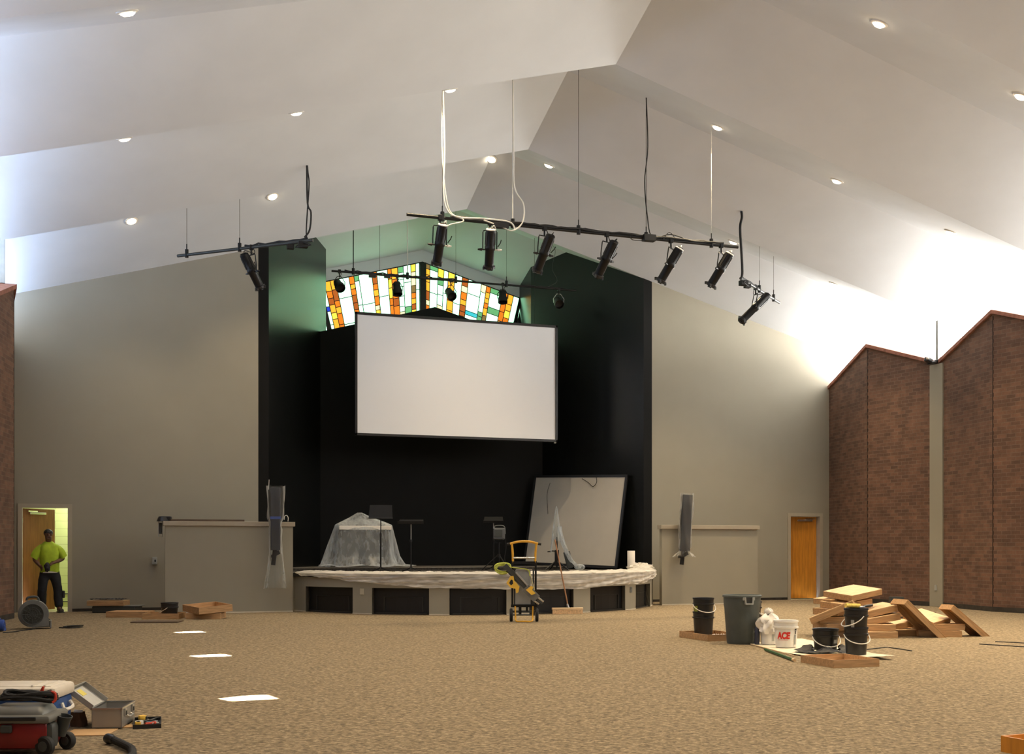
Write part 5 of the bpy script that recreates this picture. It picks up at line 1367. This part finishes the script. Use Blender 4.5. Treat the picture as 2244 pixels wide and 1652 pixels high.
# hair cap
hr = MB()
def hair(u, v):
    a = 2 * PI * u; b_ = PI * .62 * v
    front = max(0, -math.sin(a))
    b_ *= (1 - .24 * front)
    return V(-.01 + .088 * math.sin(b_) * math.cos(a), -.075 + .102 * math.sin(b_) * math.sin(a), 1.592 + .082 * math.cos(b_) + .004 * math.sin(9 * a) * v)
hr.grid(hair, 40, 12).build('hair', m_hair, t, True)
# shirt: loose tee with wide short sleeves
sb_ = MB()
SH = [(.815, .02, 0, .178, .138), (.88, .02, 0, .180, .140), (.98, .02, -.005, .182, .140), (1.10, .015, -.012, .186, .140), (1.22, .012, -.018, .196, .136), (1.30, .01, -.018, .190, .126), (1.355, .005, -.018, .160, .108), (1.395, .0, -.022, .108, .086), (1.425, -.002, -.03, .074, .070)]
NR = 40
rs = []
for z, cx_, cy_, rx, ry in SH:
    ring = []
    for k in range(NR):
        a = 2 * PI * k / NR; m_ = (abs(math.cos(a)) ** 2.5 + abs(math.sin(a)) ** 2.5) ** (-1 / 2.5)
        f_ = 1 + .025 * math.sin(7 * a + z * 9) * max(0, 1.25 - z) * 2 + .012 * math.sin(11 * a - z * 14)
        ring.append(V(cx_ + rx * m_ * math.cos(a) * f_, cy_ + ry * m_ * math.sin(a) * f_, z + .012 * math.sin(3 * a) * (z < .85)))
    rs.append(ring)
sb_.rings(rs, cap=False)
for s, el in ((-1, V(-.275, -.02, 1.085)), (1, V(.285, -.05, 1.095))):
    a0 = V(s * .10, -.018, 1.325); d_ = (el - a0); rs = []
    for i in range(8):
        q = i / 7; c0 = a0 + d_ * q + V(s * .018 * math.sin(PI * q), 0, .016 * math.sin(PI * q)); r_ = .074 + .006 * math.sin(PI * q) + .004 * q
        u1 = d_.normalized().cross(V(0, 1, 0)).normalized(); u2 = V(0, 1, 0)
        rs.append([c0 + (u1 * math.cos(2 * PI * k / 24) + u2 * math.sin(2 * PI * k / 24) * .95) * r_ * (1 + .04 * math.sin(5 * 2 * PI * k / 24 + q * 6)) for k in range(24)])
    sb_.rings(rs, cap=False)
shirt = sb_.build('shirt', m_shirt, t, True)
MB().rings([[V(.02 + .172 * ((abs(math.cos(2 * PI * k / 32)) ** 2.5 + abs(math.sin(2 * PI * k / 32)) ** 2.5) ** -.4) * math.cos(2 * PI * k / 32), .133 * ((abs(math.cos(2 * PI * k / 32)) ** 2.5 + abs(math.sin(2 * PI * k / 32)) ** 2.5) ** -.4) * math.sin(2 * PI * k / 32), z) for k in range(32)] for z in (.795, .835)], cap=False).build('white_hem', m_white, shirt, True)
# trousers
Vt = [(.02, 0, .93), (.02, 0, .84)]; Rt = [(.165, .125), (.165, .128)]; Et = [(0, 1)]
for s, hx, kx, ky, ax, ay in ((-1, -.085, -.125, -.04, -.115, .06), (1, .125, .17, -.03, .19, -.10)):
    b0 = len(Vt)
    Vt += [(hx, 0, .74), (kx, ky, .47), ((kx + ax) / 2, (ky + ay) / 2 + .015, .28), (ax, ay + .005, .085)]; Rt += [.108, .094, .092, .088]
    Et += [(1, b0), (b0, b0 + 1), (b0 + 1, b0 + 2), (b0 + 2, b0 + 3)]
tr = skin_mesh('trousers', Vt, Et, Rt, m_jean, t)
for v in tr.data.vertices: v.co = v.co + v.normal * (.006 * wob(v.co.x * 15, v.co.y * 11, v.co.z * 17))
MB().box((.275, -.06, .36), (.05, .09, .15), bevel=.015).build('thigh_pouch', m_rag, tr)
for s, ax, ay in ((-1, -.115, .06), (1, .19, -.10)):
    b = MB().box((0, -.055, .045), (.095, .27, .07), bevel=.025, taper=(.85, .82)).cyl((0, .02, .05), (0, .02, .13), .052, n=14).build('boot', m_boot, t, True, loc=(ax + s * .012, ay - .01, 0), rot=(0, 0, s * .15))
    MB().box((0, -.055, .009), (.10, .28, .018), bevel=.006).build('sole', m_rubber, b)
# gloves / rag in his hands
hr = thing('work_rag', 'dark crumpled rag held at the waist by the man in the lime shirt', 'rag', (-8.82, -.12, 0), (0, 0, .12))
c_ = hands[1] * .6 + hands[0] * .4
def rg2(u, v):
    a = 2 * PI * u; b_ = PI * v; k = 1 + .16 * math.sin(3 * a + 4 * b_) + .08 * math.sin(6 * b_ - 2 * a)
    return V(c_.x + .055 * k * math.cos(a) * math.sin(b_), c_.y - .02 + .04 * k * math.sin(a) * math.sin(b_), c_.z - .02 + .085 * k * math.cos(b_))
MB().grid(rg2, 24, 14).build('cloth', m_rag, hr, True)
